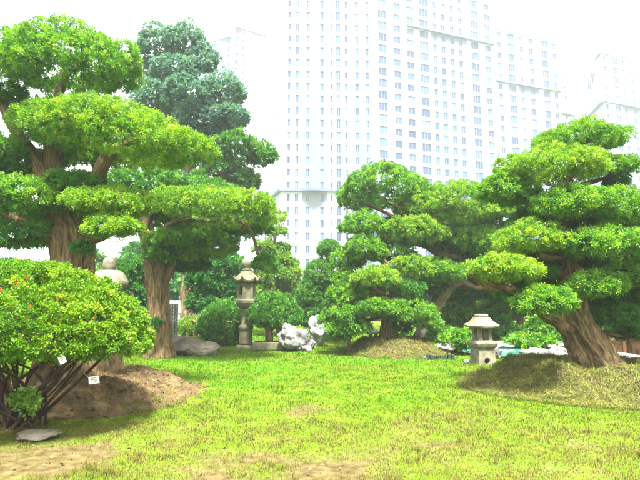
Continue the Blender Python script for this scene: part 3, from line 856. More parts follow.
# stems
base = np.array(root.location)
for q in range(30):
    an = rg.uniform(0, 6.28); rr = rg.uniform(.25, .95)
    e = cb + np.array([math.cos(an) * rx * rr * .85, math.sin(an) * ry * rr * .85, .02 + .25 * (1 - rr)])
    b0 = base + np.array([rg.normal(0, .14), rg.normal(0, .12), -.03])
    m = b0 * .45 + e * .55 + np.array([rg.normal(0, .2), rg.normal(0, .18), -.06])
    m2 = b0 * .2 + e * .8 + np.array([rg.normal(0, .14), rg.normal(0, .14), -.02])
    mb = MB()
    r0 = rg.uniform(.010, .022)
    mb.tube([b0, m, m2, e], [r0 * 1.3, r0, r0 * .8, r0 * .5], nseg=9, seed=q, step=.05, lump=.3)
    for j in range(4):
        t_ = rg.uniform(.4, .95); s_ = b0 * (1 - t_) ** 2 + 2 * m * t_ * (1 - t_) + e * t_ ** 2
        f_ = cb + np.array([rg.normal(0, .25), rg.normal(0, .25), 0]) + (e - cb) * rg.uniform(.7, 1.1) + np.array([0, 0, rg.uniform(-.02, .2)])
        mb.tube([m2 * .6 + m * .4, (m2 + f_) / 2 + rg.normal(0, .05, 3), f_], [r0 * .6, r0 * .45, r0 * .2], nseg=7, seed=q * 5 + j, step=.06)
    mb.build('stem', M['stem'], root, smooth=True)
# the long low stem reaching to the label
mb = MB()
mb.tube([bush.pt(38, 418, -.1), bush.pt(58, 400, -.25), bush.pt(84, 376, -.3), bush.pt(98, 362, -.3), bush.pt(109, 350, -.2), bush.pt(112, 335, 0)], [.026, .023, .02, .018, .016, .012], nseg=10, seed=77, step=.05, lump=.3)
mb.build('stem', M['stem'], root, smooth=True)
mb = MB()
mb.tube([bush.pt(20, 412, -.1), bush.pt(36, 392, -.3), bush.pt(60, 370, -.4), bush.pt(75, 350, -.3), bush.pt(80, 335, 0)], [.03, .028, .024, .018, .012], nseg=10, seed=78, step=.05, lump=.3)
mb.build('stem', M['stem'], root, smooth=True)
# flowers
for (px, py) in [(18, 286), (28, 279), (2, 291), (133, 297), (32, 308), (60, 300), (96, 318)]:
    dr = ray(px, py)
    # meet the dome
    best = None
    for D_ in np.linspace(BD - 1.6, BD + .3, 240):
        q = P(px, py, D_) - cb
        if (q[0] / rx) ** 2 + (q[1] / ry) ** 2 + (max(q[2], 0) / rz) ** 2 < 1.0:
            best = P(px, py, D_); break
    if best is None: continue
    c = np.tile(best + np.array([0, -.03, .02]), (11, 1))
    V, Fq = leaf_quads(c, rg.normal(size=(11, 3)) + np.array([0, -.8, .5]), .025, .018, rg, droop=.1)
    mesh_np('flower', V, Fq, M['flower'], root, attrs={'tint': rg.uniform(size=44)})


def label_card(c, w, h, tilt, top, lab):
    o = thing('plant_label', c, lab, 'label')
    mb = MB(); mb.box(c, (w, .004, h), 0.1, 0, tilt); mb.build('card', M['card'], o)
    mb = MB()
    for k, (dx, dz, ww) in enumerate([(0, .28, .5), (-.02, .08, .62), (.03, -.1, .55), (0, -.27, .4)]):
        x, z = dx * w, dz * h
        ct, st_ = math.cos(tilt), math.sin(tilt)
        mb.box((c[0] + x * ct + z * st_, c[1] - .0045, c[2] - x * st_ + z * ct), (ww * w, .001, h * .07), 0.1, 0, tilt)
    mb.build('writing', M['ink'], o)
    mb = MB(); mb.tube([np.array(c) + [0, 0, h * .48], (np.array(c) + top) / 2 + [0, 0, -.015], top], [.0022, .0022, .0022], nseg=5, step=.03)
    mb.build('string', M['string'], o)


label_card(bush.pt(62, 359, -.95), .075, .105, -.45, bush.pt(45, 350, -.8), 'small white tag hanging tilted among the bush stems')
label_card(bush.pt(94, 380, -.42), .125, .09, -.12, bush.pt(84, 373, -.32), 'pale label plate hanging low over the bare soil mound')

# weed at the foot
w_ = Tree('weed_plant', 6.2, (28, 416), 'small leafy green weed growing at the foot of the bush', 'weed', bark='stem', leaf='pale', ln=.05, wd=.03, nl=7, seed=62)
w_.trunk([(28, 417, .5), (28, 404, .4), (29, 392, .3)], nseg=6)
w_.pad(27, 402, 11, 13, 0, flat=.9, branch=False, depth=1, lump=.3)


# ================================================================== ROCKS
def rock(name, c, size, mat, label, seed, cat='rock', cuts=7, rot=0.0, group=None, lean=0.0, rough=.22):
    bm = bmesh.new(); bmesh.ops.create_icosphere(bm, subdivisions=5, radius=1)
    V = np.array([v.co[:] for v in bm.verts])
    Fc = np.array([[v.index for v in f.verts] for f in bm.faces]); bm.free()
    rg = np.random.default_rng(seed)
    for _ in range(cuts):
        n = rg.normal(size=3); n /= np.linalg.norm(n); dd = rg.uniform(.55, .85)
        q = V @ n - dd
        V = V - np.maximum(q, 0)[:, None] * n * .88
    nz = np.array([mnoise.fractal(Vector(tuple(v * 1.7 + seed)), 1.0, 2.0, 6) for v in V])
    V = V * (1 + rough * nz)[:, None]
    V = V * np.array(size) / 2 / np.array([.85, .85, .85])
    V[:, 0] += lean * V[:, 2]
    cr, sr = math.cos(rot), math.sin(rot)
    V = np.stack([V[:, 0] * cr - V[:, 1] * sr, V[:, 0] * sr + V[:, 1] * cr, V[:, 2]], 1)
    base = np.array([c[0], c[1], c[2]])
    V[:, 2] -= V[:, 2].min() * .86
    o = mesh_np(name, V, Fc, M[mat], smooth=True)
    o.location = base
    tag(o, label, cat, group)
    return o


def rock_px(px, base_y, wpx, hpx, mat, label, seed, D=None, depth=.8, **kw):
    x, y = ground_pt(px, base_y)
    if D: y = D; x = (px - 320) / F * D
    k = y / F
    return rock('rock' if kw.get('cat', 'rock') == 'rock' else kw['cat'], (x, y, float(total_h(np.array(x), np.array(y)))), (wpx * k, wpx * k * depth, hpx * k * 1.08), mat, label, seed, **kw)


rock_px(297, 346, 27, 26, 'rock_white', 'pale grey jagged rock beside the umbrella-shaped tree', 3, D=16.5, lean=-.2, rough=.3, cuts=10)
rock_px(319, 346, 20, 30, 'rock', 'tall pointed grey rock with a dark hollow at its foot', 8, lean=.12, rough=.3, cuts=10)
rock_px(309, 347, 12, 8, 'rock', 'small low grey stone wedged between the two jagged rocks', 12, D=17.0)
rock_px(425, 345, 18, 20, 'rock_pink', 'pinkish standing rock behind the tiered mound tree', 14, D=16.9, lean=-.1)
rock_px(408, 342, 10, 8, 'rock_white', 'small white stone between the trunk and the pinkish rock', 15, D=17.6)
rock_px(206, 355, 30, 14, 'boulder', 'grey end of a split flat boulder beside the thick trunk', 17, D=15.2, cuts=4, rough=.12)
rock_px(188, 354, 34, 16, 'boulder', 'long brown flat boulder leaning on the thick pale trunk', 18, D=15.4, cuts=4, rough=.12)
rock_px(38, 437, 34, 7, 'boulder', 'flat grey stone lying at the foot of the bush', 19, cuts=5)
pond_rocks = [(446, 355, 17, 8, 'rock_white', 'white flat-topped rock left of the small pond lantern'), (497, 358, 9, 10, 'rock_white', 'small upright white stone just right of the small pond lantern'),
              (500, 348, 30, 6, 'rock', 'long grey edge stone on the far pond side'), (528, 348, 24, 6, 'rock', 'grey edge stone under the low bright shrub'),
              (536, 359, 26, 9, 'rock_white', 'broad white rock in front of the teal water'), (556, 358, 22, 10, 'rock_white', 'white rock touching the leaning trunk'), (552, 349, 26, 7, 'rock_white', 'pale stone behind the white pond rocks'),
              (585, 358, 24, 7, 'rock_white', 'pale stone behind the leaning trunk base'), (513, 361, 14, 4, 'rock_white', 'low pale stone at the near pond edge'), (466, 363, 6, 4, 'rock_white', 'tiny white stone at the pond lantern foot'), (470, 350, 12, 6, 'rock', 'grey stone behind the pond lantern pedestal')]
for i, (px, by, wp, hp, mt, lb) in enumerate(pond_rocks):
    rock_px(px, by, wp, hp, mt, lb, 30 + i, group='rocks around the pond', cuts=6)
rock_px(611, 357, 34, 4.5, 'rock_white', 'white stone slab under the timber planter', 44, D=14.4, cuts=5)
# few stones on the near grass
for i, (px, py, s) in enumerate([(425, 470, 2.6), (398, 474, 2.6)]):
    rock_px(px, py, s, s * .6, 'rock_pink', ['tiny pale stone near the picture bottom', 'pale pebble in the yellowed grass', 'small pinkish pebble on the worn grass', 'pale chip of stone on the bare soil'][i], 60 + i, cuts=4)

# pond
pts = []
for k in range(40):
    a = 2 * math.pi * k / 40
    pts.append((5.85 + 1.5 * math.cos(a) * (1 + .1 * math.sin(3 * a)), 15.4 + 1.35 * math.sin(a) * (1 + .1 * math.cos(2 * a)), .035))
me = bpy.data.meshes.new('pond_water'); me.from_pydata(pts, [], [tuple(range(40))]); me.materials.append(M['water'])
o = bpy.data.objects.new('pond_water', me); COL.objects.link(o); tag(o, 'teal pond water ringed by pale rocks', kind='structure')

# ================================================================== LANTERNS
# small pond lantern
D = 13.2; k = D / F
c = np.array([(479.5 - 320) / F * D, D, 0.0])
z = lambda py: EYE + (300 - py) / F * D
ln = thing('stone_lantern', c, 'squat square stone lantern with a wide flared roof by the pond', 'stone lantern')
RT = rad(45 + 12)
s2 = math.sqrt(2) * .76
mb = MB(); mb.lathe(c, [(-.03, 11.5 * k * s2 * 1.03), (z(346.5), 11 * k * s2)], 4, RT)
ped = mb.build('pedestal', M['stone'], ln)
cut = MB(); cc = c + np.array([math.sin(rad(12)) * .3 * 0 + .06, -.30, 0])
cut.lathe(np.array([0, 0, 0]), [(-.25, .075), (.25, .075)], 20)
co = cut.build('cutter', M['dark_stone'])
co.location = (c[0] + .04, c[1] - .22, .06); co.rotation_euler = (rad(90), 0, rad(12))
bo = ped.modifiers.new('arch', 'BOOLEAN'); bo.object = co; bo.operation = 'DIFFERENCE'
dg = bpy.context.evaluated_depsgraph_get(); dg.update()
me = bpy.data.meshes.new_from_object(ped.evaluated_get(dg))
ped.modifiers.clear(); ped.data = me
bpy.data.objects.remove(co)
b = ped.modifiers.new('soft_edges', 'BEVEL'); b.width = .012; b.segments = 2; b.limit_method = 'ANGLE'
mb = MB(); mb.lathe(c, [(z(346.5), 11.5 * k * s2), (z(344.5), 13.5 * k * s2), (z(342), 14.5 * k * s2), (z(340.5), 14 * k * s2), (z(339), 9.5 * k * s2)], 4, RT); mb.build('platform', M['stone'], ln, bevel=.01)
mb = MB()
hz0, hz1 = z(339), z(326.5)
fw = 6.3 * k
mb2 = MB()
for sx in (-1, 1):
    for sy in (-1, 1):
        a = rad(12); x, y = sx * fw * .82, sy * fw * .82
        mb = MB(); mb.box((c[0] + x * math.cos(a) - y * math.sin(a), c[1] + x * math.sin(a) + y * math.cos(a), (hz0 + hz1) / 2), (fw * .62, fw * .62, hz1 - hz0), a)
        mb.build('pillar', M['stone'], ln, bevel=.006)

mb = MB()
mb.lathe(c, [(z(328), 10 * k * s2), (z(326.8), 15.8 * k * s2), (z(325.2), 16.3 * k * s2), (z(322.5), 12.2 * k * s2), (z(318.5), 8.6 * k * s2), (z(316.6), 7.4 * k * s2)], 4, RT, sub=6, lift=[0, .03, .03, .015, 0, 0])
mb.build('roof', M['stone'], ln)
mb = MB(); mb.lathe(c, [(z(316.6), 6.2 * k * s2), (z(315.8), 6.6 * k * s2), (z(314.2), 6.3 * k * s2), (z(313.8), 5 * k * s2)], 4, RT); mb.build('cap', M['stone'], ln, bevel=.008)

# tall lantern
D = 17.4; k = D / F
c = np.array([(247 - 320) / F * D, D, 0.0])
ln = thing('stone_lantern', c, 'tall slender stone lantern with a curled hexagonal roof and ball finial', 'stone lantern')
z = lambda py: EYE + (300 - py) / F * D
mb = MB(); mb.lathe(c, [(-.05, 10.5 * k), (z(346), 10.5 * k), (z(344.5), 10 * k), (z(343.5), 8 * k)], 6, .3); mb.build('base', M['stone_tall'], ln, bevel=.02)
mb = MB(); mb.lathe(c, [(z(343.5), 7.2 * k), (z(341), 6.7 * k), (z(332), 6.2 * k), (z(329.5), 6.2 * k), (z(328.5), 7.0 * k), (z(326.5), 7.2 * k), (z(325), 6.4 * k), (z(323.5), 5.2 * k), (z(314), 4.7 * k), (z(310), 5.2 * k), (z(308.5), 6.2 * k)], 28)
mb.build('post', M['stone_tall'], ln, smooth=True)
mb = MB(); mb.lathe(c, [(z(308.5), 6.5 * k), (z(306), 9.2 * k), (z(303), 10.8 * k), (z(300), 11 * k), (z(299), 9.2 * k)], 6, .3, sub=4); mb.build('tray', M['stone_tall'], ln, bevel=.015)
mb = MB()
h0, h1 = z(299), z(283.5)
for q in range(6):
    a = .3 + q * math.pi / 3
    mb.lathe(c + np.array([math.cos(a) * 7.2 * k, math.sin(a) * 7.2 * k, 0]), [(h0, 1.9 * k), (h1, 1.9 * k)], 8)
for q in range(6):
    a = .3 + (q + .5) * math.pi / 3
    ap = 7.2 * k * math.cos(math.pi / 6)
    if q in (2, 0, 4):
        mb.box(c + np.array([math.cos(a) * ap, math.sin(a) * ap, (h0 + h1) / 2]), (2.2 * k, 7.2 * k, h1 - h0), a)
    else:
        mb.box(c + np.array([math.cos(a) * ap, math.sin(a) * ap, h0 + 2 * k]), (2.2 * k, 7.2 * k, 4 * k), a)
        mb.box(c + np.array([math.cos(a) * ap, math.sin(a) * ap, h1 - 1.2 * k]), (2.2 * k, 7.2 * k, 2.4 * k), a)
mb.build('firebox', M['stone_tall'], ln)
mb = MB(); mb.lathe(c, [(z(284), 8 * k), (z(282.4), 12.2 * k), (z(280.6), 12.8 * k), (z(277.5), 9.6 * k), (z(273.5), 6.6 * k), (z(271), 5.2 * k)], 6, .3, sub=6, lift=[0, .07, .09, .04, 0, 0]); mb.build('roof', M['stone_tall'], ln)
mb = MB()
for q in range(6):
    a = .3 + q * math.pi / 3
    p = c + np.array([math.cos(a) * 12.0 * k, math.sin(a) * 12.0 * k, z(280.5) + .07])
    o_ = np.array([math.cos(a), math.sin(a), 0])
    mb = MB(); mb.tube([p - o_ * .08 - [0, 0, .02], p + o_ * .01, p + o_ * .03 + [0, 0, .05], p - o_ * .015 + [0, 0, .085]], [.04, .04, .032, .018], nseg=8, step=.02)
    mb.build('roof_curl', M['stone_tall'], ln, smooth=True)
mb = MB(); mb.lathe(c, [(z(271.2), 4.6 * k), (z(270), 5.2 * k), (z(269), 4.2 * k), (z(268.2), 4.4 * k), (z(266.2), 5.3 * k), (z(264), 5.8 * k), (z(261.6), 5.4 * k), (z(259.8), 4 * k), (z(258.9), 1.9 * k), (z(257.6), 1.5 * k), (z(255.8), .5 * k)], 24); mb.build('finial', M['stone_tall'], ln, smooth=True)

# lantern behind the bush
D = 14.2; k = D / F
c = np.array([(109.5 - 320) / F * D, D, 0.0])
ln = thing('stone_lantern', c, 'pale stone lantern with a round ball on top rising behind the flowering bush', 'stone lantern')
z = lambda py: EYE + (300 - py) / F * D
mb = MB(); mb.lathe(c, [(-.05, 19 * k), (z(352), 19 * k), (z(350), 18 * k)], 4, .6); mb.build('base', M['stone'], ln, bevel=.02)
mb = MB(); mb.lathe(c, [(z(350), 9 * k), (z(335), 8 * k), (z(318), 8 * k), (z(314), 10 * k)], 20); mb.build('post', M['stone'], ln, smooth=True)
mb = MB(); mb.lathe(c, [(z(314), 10 * k), (z(309), 15 * k), (z(306), 15 * k)], 6, .2); mb.build('tray', M['stone'], ln, bevel=.01)
mb = MB()
for q in range(6):
    a = .2 + q * math.pi / 3
    mb = MB(); mb.lathe(c + np.array([math.cos(a) * 10 * k, math.sin(a) * 10 * k, 0]), [(z(306), 2.6 * k), (z(289), 2.6 * k)], 8)
    mb.build('pillar', M['stone'], ln)
mb = MB(); mb.lathe(c, [(z(289), 17 * k), (z(285), 19 * k), (z(281), 18.5 * k), (z(276), 15.5 * k), (z(272.5), 13 * k), (z(270.5), 9 * k)], 24); mb.build('roof', M['stone'], ln, smooth=True)
mb = MB(); mb.lathe(c, [(z(270.5), 5.4 * k), (z(269), 6.3 * k), (z(265), 6.7 * k), (z(260.5), 6.2 * k), (z(258), 4.4 * k), (z(256.8), 1.5 * k)], 24); mb.build('finial', M['stone'], ln, smooth=True)

# small white lantern behind the mound
D = 19; k = D / F
c = np.array([(372.5 - 320) / F * D, D, 0.0])
ln = thing('stone_lantern', c, 'tiny white lantern with a domed roof half hidden by the soil mound', 'stone lantern')
z = lambda py: EYE + (300 - py) / F * D
mb = MB(); mb.lathe(c, [(-.02, 4.5 * k), (z(340), 4 * k), (z(337.5), 3 * k)], 4, .6); mb.build('pedestal', M['rock_white'], ln)
mb = MB()
for a in (.6, .6 + math.pi / 2, .6 + math.pi, .6 - math.pi / 2):
    mb = MB(); mb.lathe(c + np.array([math.cos(a) * 4 * k, math.sin(a) * 4 * k, 0]), [(z(337.5), 1.3 * k), (z(333), 1.3 * k)], 8); mb.build('pillar', M['rock_white'], ln)
mb = MB(); mb.lathe(c, [(z(338), 5.5 * k), (z(337), 5.5 * k)], 4, .6)
mb.build('platform', M['rock_white'], ln)
mb = MB(); mb.lathe(c, [(z(333), 6.5 * k), (z(332), 6.6 * k), (z(330), 5 * k), (z(328), 2.6 * k), (z(327.4), 1 * k)], 16); mb.build('roof', M['rock_white'], ln, smooth=True)

# ================================================================== SMALL STRUCTURES
# trough of the dome tree
D = 17.0; k = D / F
x0 = (270 - 320) / F * D
tr = thing('stone_trough', (x0, D, 0), 'low rectangular grey stone trough under the umbrella-shaped tree', 'trough')
mb = MB()
mb.box((x0, D - .30, .10), (30 * k, .1, .24), .04); mb.box((x0, D + .45, .10), (30 * k, .1, .24), .04)
mb.box((x0 - 14 * k, D + .075, .10), (.1, .64, .238), .04); mb.box((x0 + 14 * k, D + .075, .10), (.1, .64, .238), .04)
mb.build('rim', M['stone_tall'], tr, bevel=.015)
mb = MB(); mb.box((x0, D + .075, .08), (27 * k, .62, .18), .04); mb.build('earth', M['soil'], tr)

# perforated panel
D = 17.2; k = D / F
x0 = (170 - 320) / F * D
pn = thing('lattice_screen', (x0, D, 0), 'grey perforated concrete screen standing behind the thick trunk', 'screen')
mb = MB()
w_, h0, h1 = 17 * k, 0.0, EYE - 4 * k
for q in range(8): mb.box((x0 - w_ / 2 + w_ * q / 7, D, (h0 + h1) / 2), (.045, .1, h1 - h0))
for q in range(13): mb.box((x0, D, h0 + .02 + (h1 - h0 - .04) * q / 12), (w_, .094, .05))
mb.build('lattice', M['concrete'], pn)

# low white wall far left
D = 26; k = D / F
a = P(178, 318, D); b_ = P(200, 318, D)
wl = thing('white_wall', (a[0], D, 0), 'low white wall seen between the thick trunk and the dark evergreen', 'wall')
mb = MB(); mb.box(((a[0] + b_[0]) / 2 - .4, D, EYE - 15 * k / 2 - .3), (2.6, .2, .75 + .6)); mb.build('panel', M['white_paint'], wl)
mb = MB(); mb.box(((a[0] + b_[0]) / 2 - .4, D, EYE - 12 * k), (2.75, .34, .09)); mb.build('coping', M['white_paint'], wl)

# white marker post
x, y = ground_pt(213, 343)
mk = thing('marker_post', (x, y, 0), 'short white marker post at the end of the split boulder', 'post')
mb = MB(); mb.box((x, y, .12), (.075, .075, .28)); mb.build('shaft', M['white_paint'], mk, bevel=.006)
mb = MB(); mb.lathe((x, y, .26), [(0, .053), (.03, .01)], 4, .78); mb.build('cap', M['white_paint'], mk)

# dark stone edging
D = 14.0; k = D / F
eg = thing('stone_edging', ((437 - 320) / F * D, D, 0), 'short row of small dark stones lying on the lawn by the mound', 'edging')
rg = np.random.default_rng(9)
for q in range(8):
    x = (425.5 + q * 3.5 - 320) / F * D
    mb = MB(); hgt = rg.uniform(.11, .15)
    mb.box((x, D + rg.normal(0, .012), hgt / 2 - .02), (.082, .1, hgt), rg.normal(0, .12), 0, rg.normal(0, .06)); mb.build('block', M['dark_stone'], eg, bevel=.012)
rock_px(426, 359, 4, 3, 'rock_white', 'pale pebble at the end of the dark stone row', 70)

# timber planter
D = 15.6; k = D / F
xa, xb = (600 - 320) / F * D, (668 - 320) / F * D
pl = thing('timber_planter', ((xa + xb) / 2, D, 0), 'low orange timber planter behind the leaning tree', 'planter')
for q in range(3):
    mb = MB(); mb.box(((xa + xb) / 2, D, .07 + q * .125), (xb - xa, .05, .118)); mb.build('plank', M['timber'], pl, bevel=.005)
    mb = MB(); mb.box(((xa + xb) / 2, D + .7, .07 + q * .125), (xb - xa, .05, .118)); mb.build('plank', M['timber'], pl, bevel=.005)
for q in range(5):
    mb = MB(); mb.box((xa + .04 + (xb - xa - .08) * q / 4, D - .045, .19), (.07, .035, .40)); mb.build('post', M['timber'], pl, bevel=.004)
for xe in (xa + .02, xb - .02):
    mb = MB(); mb.box((xe, D + .35, .19), (.05, .64, .36)); mb.build('end_board', M['timber'], pl)
mb = MB(); mb.box(((xa + xb) / 2, D + .35, .16), (xb - xa - .12, .62, .3)); mb.build('earth', M['soil'], pl)

# blue sheet
x, y = ground_pt(449.5, 331)
y = 20.5; x = (449.5 - 320) / F * y
bl = rock('tarp', (x, y, EYE - 29 * y / F), (.22, .18, .24), 'blue_cloth', 'small crumpled bright blue sheet under the round pale shrub', 71, cat='tarp')
# small grass bank behind the lantern
xs_, ys_ = np.meshgrid(np.linspace(3.0, 10.5, 50), np.linspace(17.5, 24, 40))
zz = .5 * (1 - sm(.4, 1.0, np.sqrt(((xs_ - 6.6) / 3.7) ** 2 + ((ys_ - 20.8) / 3.2) ** 2))) + .03 * wav(xs_, ys_, 2, 3) - .06
ii = np.arange(2000).reshape(40, 50)
q = np.stack([ii[:-1, :-1], ii[:-1, 1:], ii[1:, 1:], ii[1:, :-1]], -1).reshape(-1, 4)
o = mesh_np('grass_bank', np.stack([xs_, ys_, zz], -1).reshape(-1, 3), q, M['ground'], attrs={'bare': np.clip(.25 + .2 * wav(xs_, ys_, 1.5, 8), 0, 1).ravel()}, smooth=True)
tag(o, 'yellowish grass bank rising behind the pond', kind='structure')

# ================================================================== GRASS
rg = np.random.default_rng(77)


NB_ = 640000
q_ = rg.uniform(size=NB_)
y = 3.6 * (32 / 3.6) ** (q_ ** 1.12)              # denser close to the camera
x = rg.uniform(-1, 1, NB_) * (.78 * y + .8)
Ln = .028 + .0015 * (y - 3.6)
Wd = np.clip(.00095 * y, .0034, .03)
br = bare(x, y)
mo = np.zeros_like(x)
for i, mnd in enumerate(MOUNDS):
    r = np.sqrt(((x - mnd[0]) / mnd[2]) ** 2 + ((y - mnd[1]) / mnd[3]) ** 2) + .32 * vn(x, y, 2.5, 50 + i)
    mo = np.maximum(mo, (1 - sm(.80, 1.05, r)) * [1.0, .52, .40][i])
inpond = ((x - 5.85) / 1.6) ** 2 + ((y - 15.4) / 1.5) ** 2 < 1
keep = (rg.uniform(size=len(x)) > np.clip(br * 1.0 + mo, 0, 1)) & ~inpond
clump = np.clip(.5 + .7 * vn(x, y, 5, 61), 0, 1)
keep &= rg.uniform(size=len(x)) < .55 + .45 * clump
x, y, Ln, Wd, br = x[keep], y[keep], Ln[keep], Wd[keep], br[keep]
Ln = Ln * (.6 + .8 * np.clip(.5 + .7 * vn(x, y, 4, 62), 0, 1)) * rg.uniform(.6, 1.5, len(x)) * np.where(vn(x, y, 6, 91) > .62, 1.9, 1)
zt = total_h(x, y) - .003
n = len(x)
an = rg.uniform(0, 6.28, n); lean = rg.uniform(.35, 1.15, n)
side = np.stack([np.cos(an), np.sin(an), np.zeros(n)], 1)
fw_ = np.stack([-np.sin(an), np.cos(an), np.zeros(n)], 1)
B = np.stack([x, y, zt], 1)
mid = B + fw_ * (Ln * .25 * lean)[:, None] + np.array([0, 0, 1]) * (Ln * .6)[:, None]
tip = B + fw_ * (Ln * .8 * lean)[:, None] + np.array([0, 0, 1]) * (Ln * (1 - .35 * lean))[:, None]
V = np.stack([B - side * Wd[:, None] * .5, B + side * Wd[:, None] * .5, mid + side * Wd[:, None] * .42, tip, mid - side * Wd[:, None] * .42], 1).reshape(-1, 3)
b0 = np.arange(n)[:, None] * 5
quad = np.concatenate([b0, b0 + 1, b0 + 2, b0 + 4], 1); tri = np.concatenate([b0 + 4, b0 + 2, b0 + 3], 1)
dry = np.clip(.74 + .34 * vn(x, y, .9, 71) - .82 * (1 - sm(5.0, 9.5, y)) - .5 * br - .45 * np.minimum(1, mo[keep] * 2) + rg.normal(0, .10, n), 0, 1)
g = mesh_np('grass', V, [quad, tri], M['grass'], attrs={'tint': np.repeat(dry, 5)})
tag(g, 'short bright green lawn grass, yellowing near the camera', kind='stuff')

# straw and litter on the mounds
Vs, Ts = [], []
for i, cnt in ((0, 5000), (1, 36000), (2, 130000)):
    mnd = MOUNDS[i]
    a = rg.uniform(0, 6.28, cnt); r = 1.02 * np.sqrt(rg.uniform(size=cnt))
    x = mnd[0] + mnd[2] * r * np.cos(a); y = mnd[1] + mnd[3] * r * np.sin(a)
    kp = wav(x, y, 3, 90 + i) + rg.normal(0, .4, cnt) > [.35, -.6, -.8][i]
    x, y = x[kp], y[kp]; n = len(x)
    z0 = total_h(x, y) + rg.uniform(0, .03, n)
    L_ = rg.uniform(.03, .12, n); W_ = rg.uniform(.0018, .0042, n) * (1 if i != 1 else 1.7)
    h = rg.uniform(0, 6.28, n)
    dv = np.stack([np.cos(h), np.sin(h), rg.uniform(-.25, .55, n)], 1)
    # follow the slope
    e = .1
    sx = (total_h(x + e, y) - total_h(x - e, y)) / (2 * e); sy = (total_h(x, y + e) - total_h(x, y - e)) / (2 * e)
    dv[:, 2] += dv[:, 0] * sx + dv[:, 1] * sy
    sd_ = np.stack([-np.sin(h), np.cos(h), rg.uniform(-.5, .5, n)], 1)
    C = np.stack([x, y, z0], 1)
    m_ = C + dv * (L_ * .5)[:, None] + np.array([0, 0, .012])
    t_ = C + dv * L_[:, None]
    V = np.stack([C, m_ + sd_ * W_[:, None], t_, m_ - sd_ * W_[:, None]], 1).reshape(-1, 3)
    Vs.append(V); Ts.append(np.repeat(rg.uniform(0, 1, n), 4))
V = np.concatenate(Vs)
o = mesh_np('dry_grass', V, np.arange(len(V)).reshape(-1, 4), M['straw'], attrs={'tint': np.concatenate(Ts)})
tag(o, 'dry straw and dead grass strewn over the soil mounds', kind='stuff')

Vs, Ts = [], []
n = 2600
y = 3.8 * (20 / 3.8) ** rg.uniform(size=n); x = rg.uniform(-1, 1, n) * (.75 * y + .6)
on = np.zeros(n)
for mnd in MOUNDS: on = np.maximum(on, ((x - mnd[0]) / mnd[2]) ** 2 + ((y - mnd[1]) / mnd[3]) ** 2 < 1)
kp = rg.uniform(size=n) < .22 + .78 * np.maximum(on, bare(x, y))
x, y = x[kp], y[kp]
xm = np.concatenate([MOUNDS[0][0] + rg.normal(0, .75, 1500), MOUNDS[1][0] + rg.normal(0, .7, 700), MOUNDS[2][0] + rg.normal(0, 1.0, 900)])
ym = np.concatenate([MOUNDS[0][1] + rg.normal(0, .75, 1500), MOUNDS[1][1] + rg.normal(0, .7, 700), MOUNDS[2][1] + rg.normal(0, .9, 900)])
x = np.concatenate([x, xm]); y = np.concatenate([y, ym]); n = len(x)
C = np.stack([x, y, total_h(x, y) + rg.uniform(.004, .022, n)], 1)
h = rg.uniform(0, 6.28, n)
V, Fq = leaf_quads(C, np.stack([np.cos(h), np.sin(h), rg.uniform(-.2, .35, n)], 1), .045, .02, rg, droop=.05)
o = mesh_np('fallen_leaves', V, Fq, M['litter'], attrs={'tint': np.repeat(rg.uniform(size=n), 4)})
tag(o, 'dry fallen leaves scattered on mounds and lawn', kind='stuff')
# clods of earth on the mounds
bm = bmesh.new(); bmesh.ops.create_icosphere(bm, subdivisions=1, radius=1)
cv = np.array([v.co[:] for v in bm.verts]); cf = np.array([[v.index for v in f.verts] for f in bm.faces]); bm.free()
n = 2600
i_ = rg.choice(3, n, p=[.6, .2, .2])
m_ = np.array(MOUNDS)[i_]
a = rg.uniform(0, 6.28, n); r = 1.05 * rg.uniform(size=n) ** .5
x = m_[:, 0] + m_[:, 2] * r * np.cos(a); y = m_[:, 1] + m_[:, 3] * r * np.sin(a)
sz = .008 + .035 * rg.uniform(size=n) ** 4
C = np.stack([x, y, total_h(x, y) + sz * .1], 1)
V = (C[:, None, :] + cv[None] * sz[:, None, None] * rg.uniform(.6, 1.3, (n, len(cv), 1)) * np.array([1, 1, .7])).reshape(-1, 3)
Fq = (np.arange(n)[:, None, None] * len(cv) + cf[None]).reshape(-1, 3)
o = mesh_np('soil_crumbs', V, Fq, M['soil'])
tag(o, 'loose crumbs of earth on the soil mounds', kind='stuff')


# ================================================================== BUILDINGS
def box_mb(mb, x0, x1, y0, y1, z0, z1, mi=0):
    mb.box(((x0 + x1) / 2, (y0 + y1) / 2, (z0 + z1) / 2), (x1 - x0, y1 - y0, z1 - z0), 0, mi)


WIN = {}


def window_mesh(w, h, panes):
    key = (round(w, 2), round(h, 2), panes)
    if key in WIN: return WIN[key]
    mb = MB()
    f = .055
    box_mb(mb, -w / 2, w / 2, -.05, .02, 0, f); box_mb(mb, -w / 2, w / 2, -.05, .02, h - f, h)
    for q in range(panes + 1):
        x = -w / 2 + f / 2 + (w - f) * q / panes
        box_mb(mb, x - f / 2, x + f / 2, -.046, .016, f, h - f)
    mb.add([(-w / 2, 0, 0), (w / 2, 0, 0), (w / 2, 0, h), (-w / 2, 0, h)], [(0, 1, 2, 3)], 1)
    o = mb.build('window', [M['frame'], M['glass']])
    me = o.data; bpy.data.objects.remove(o)
    WIN[key] = me
    return me


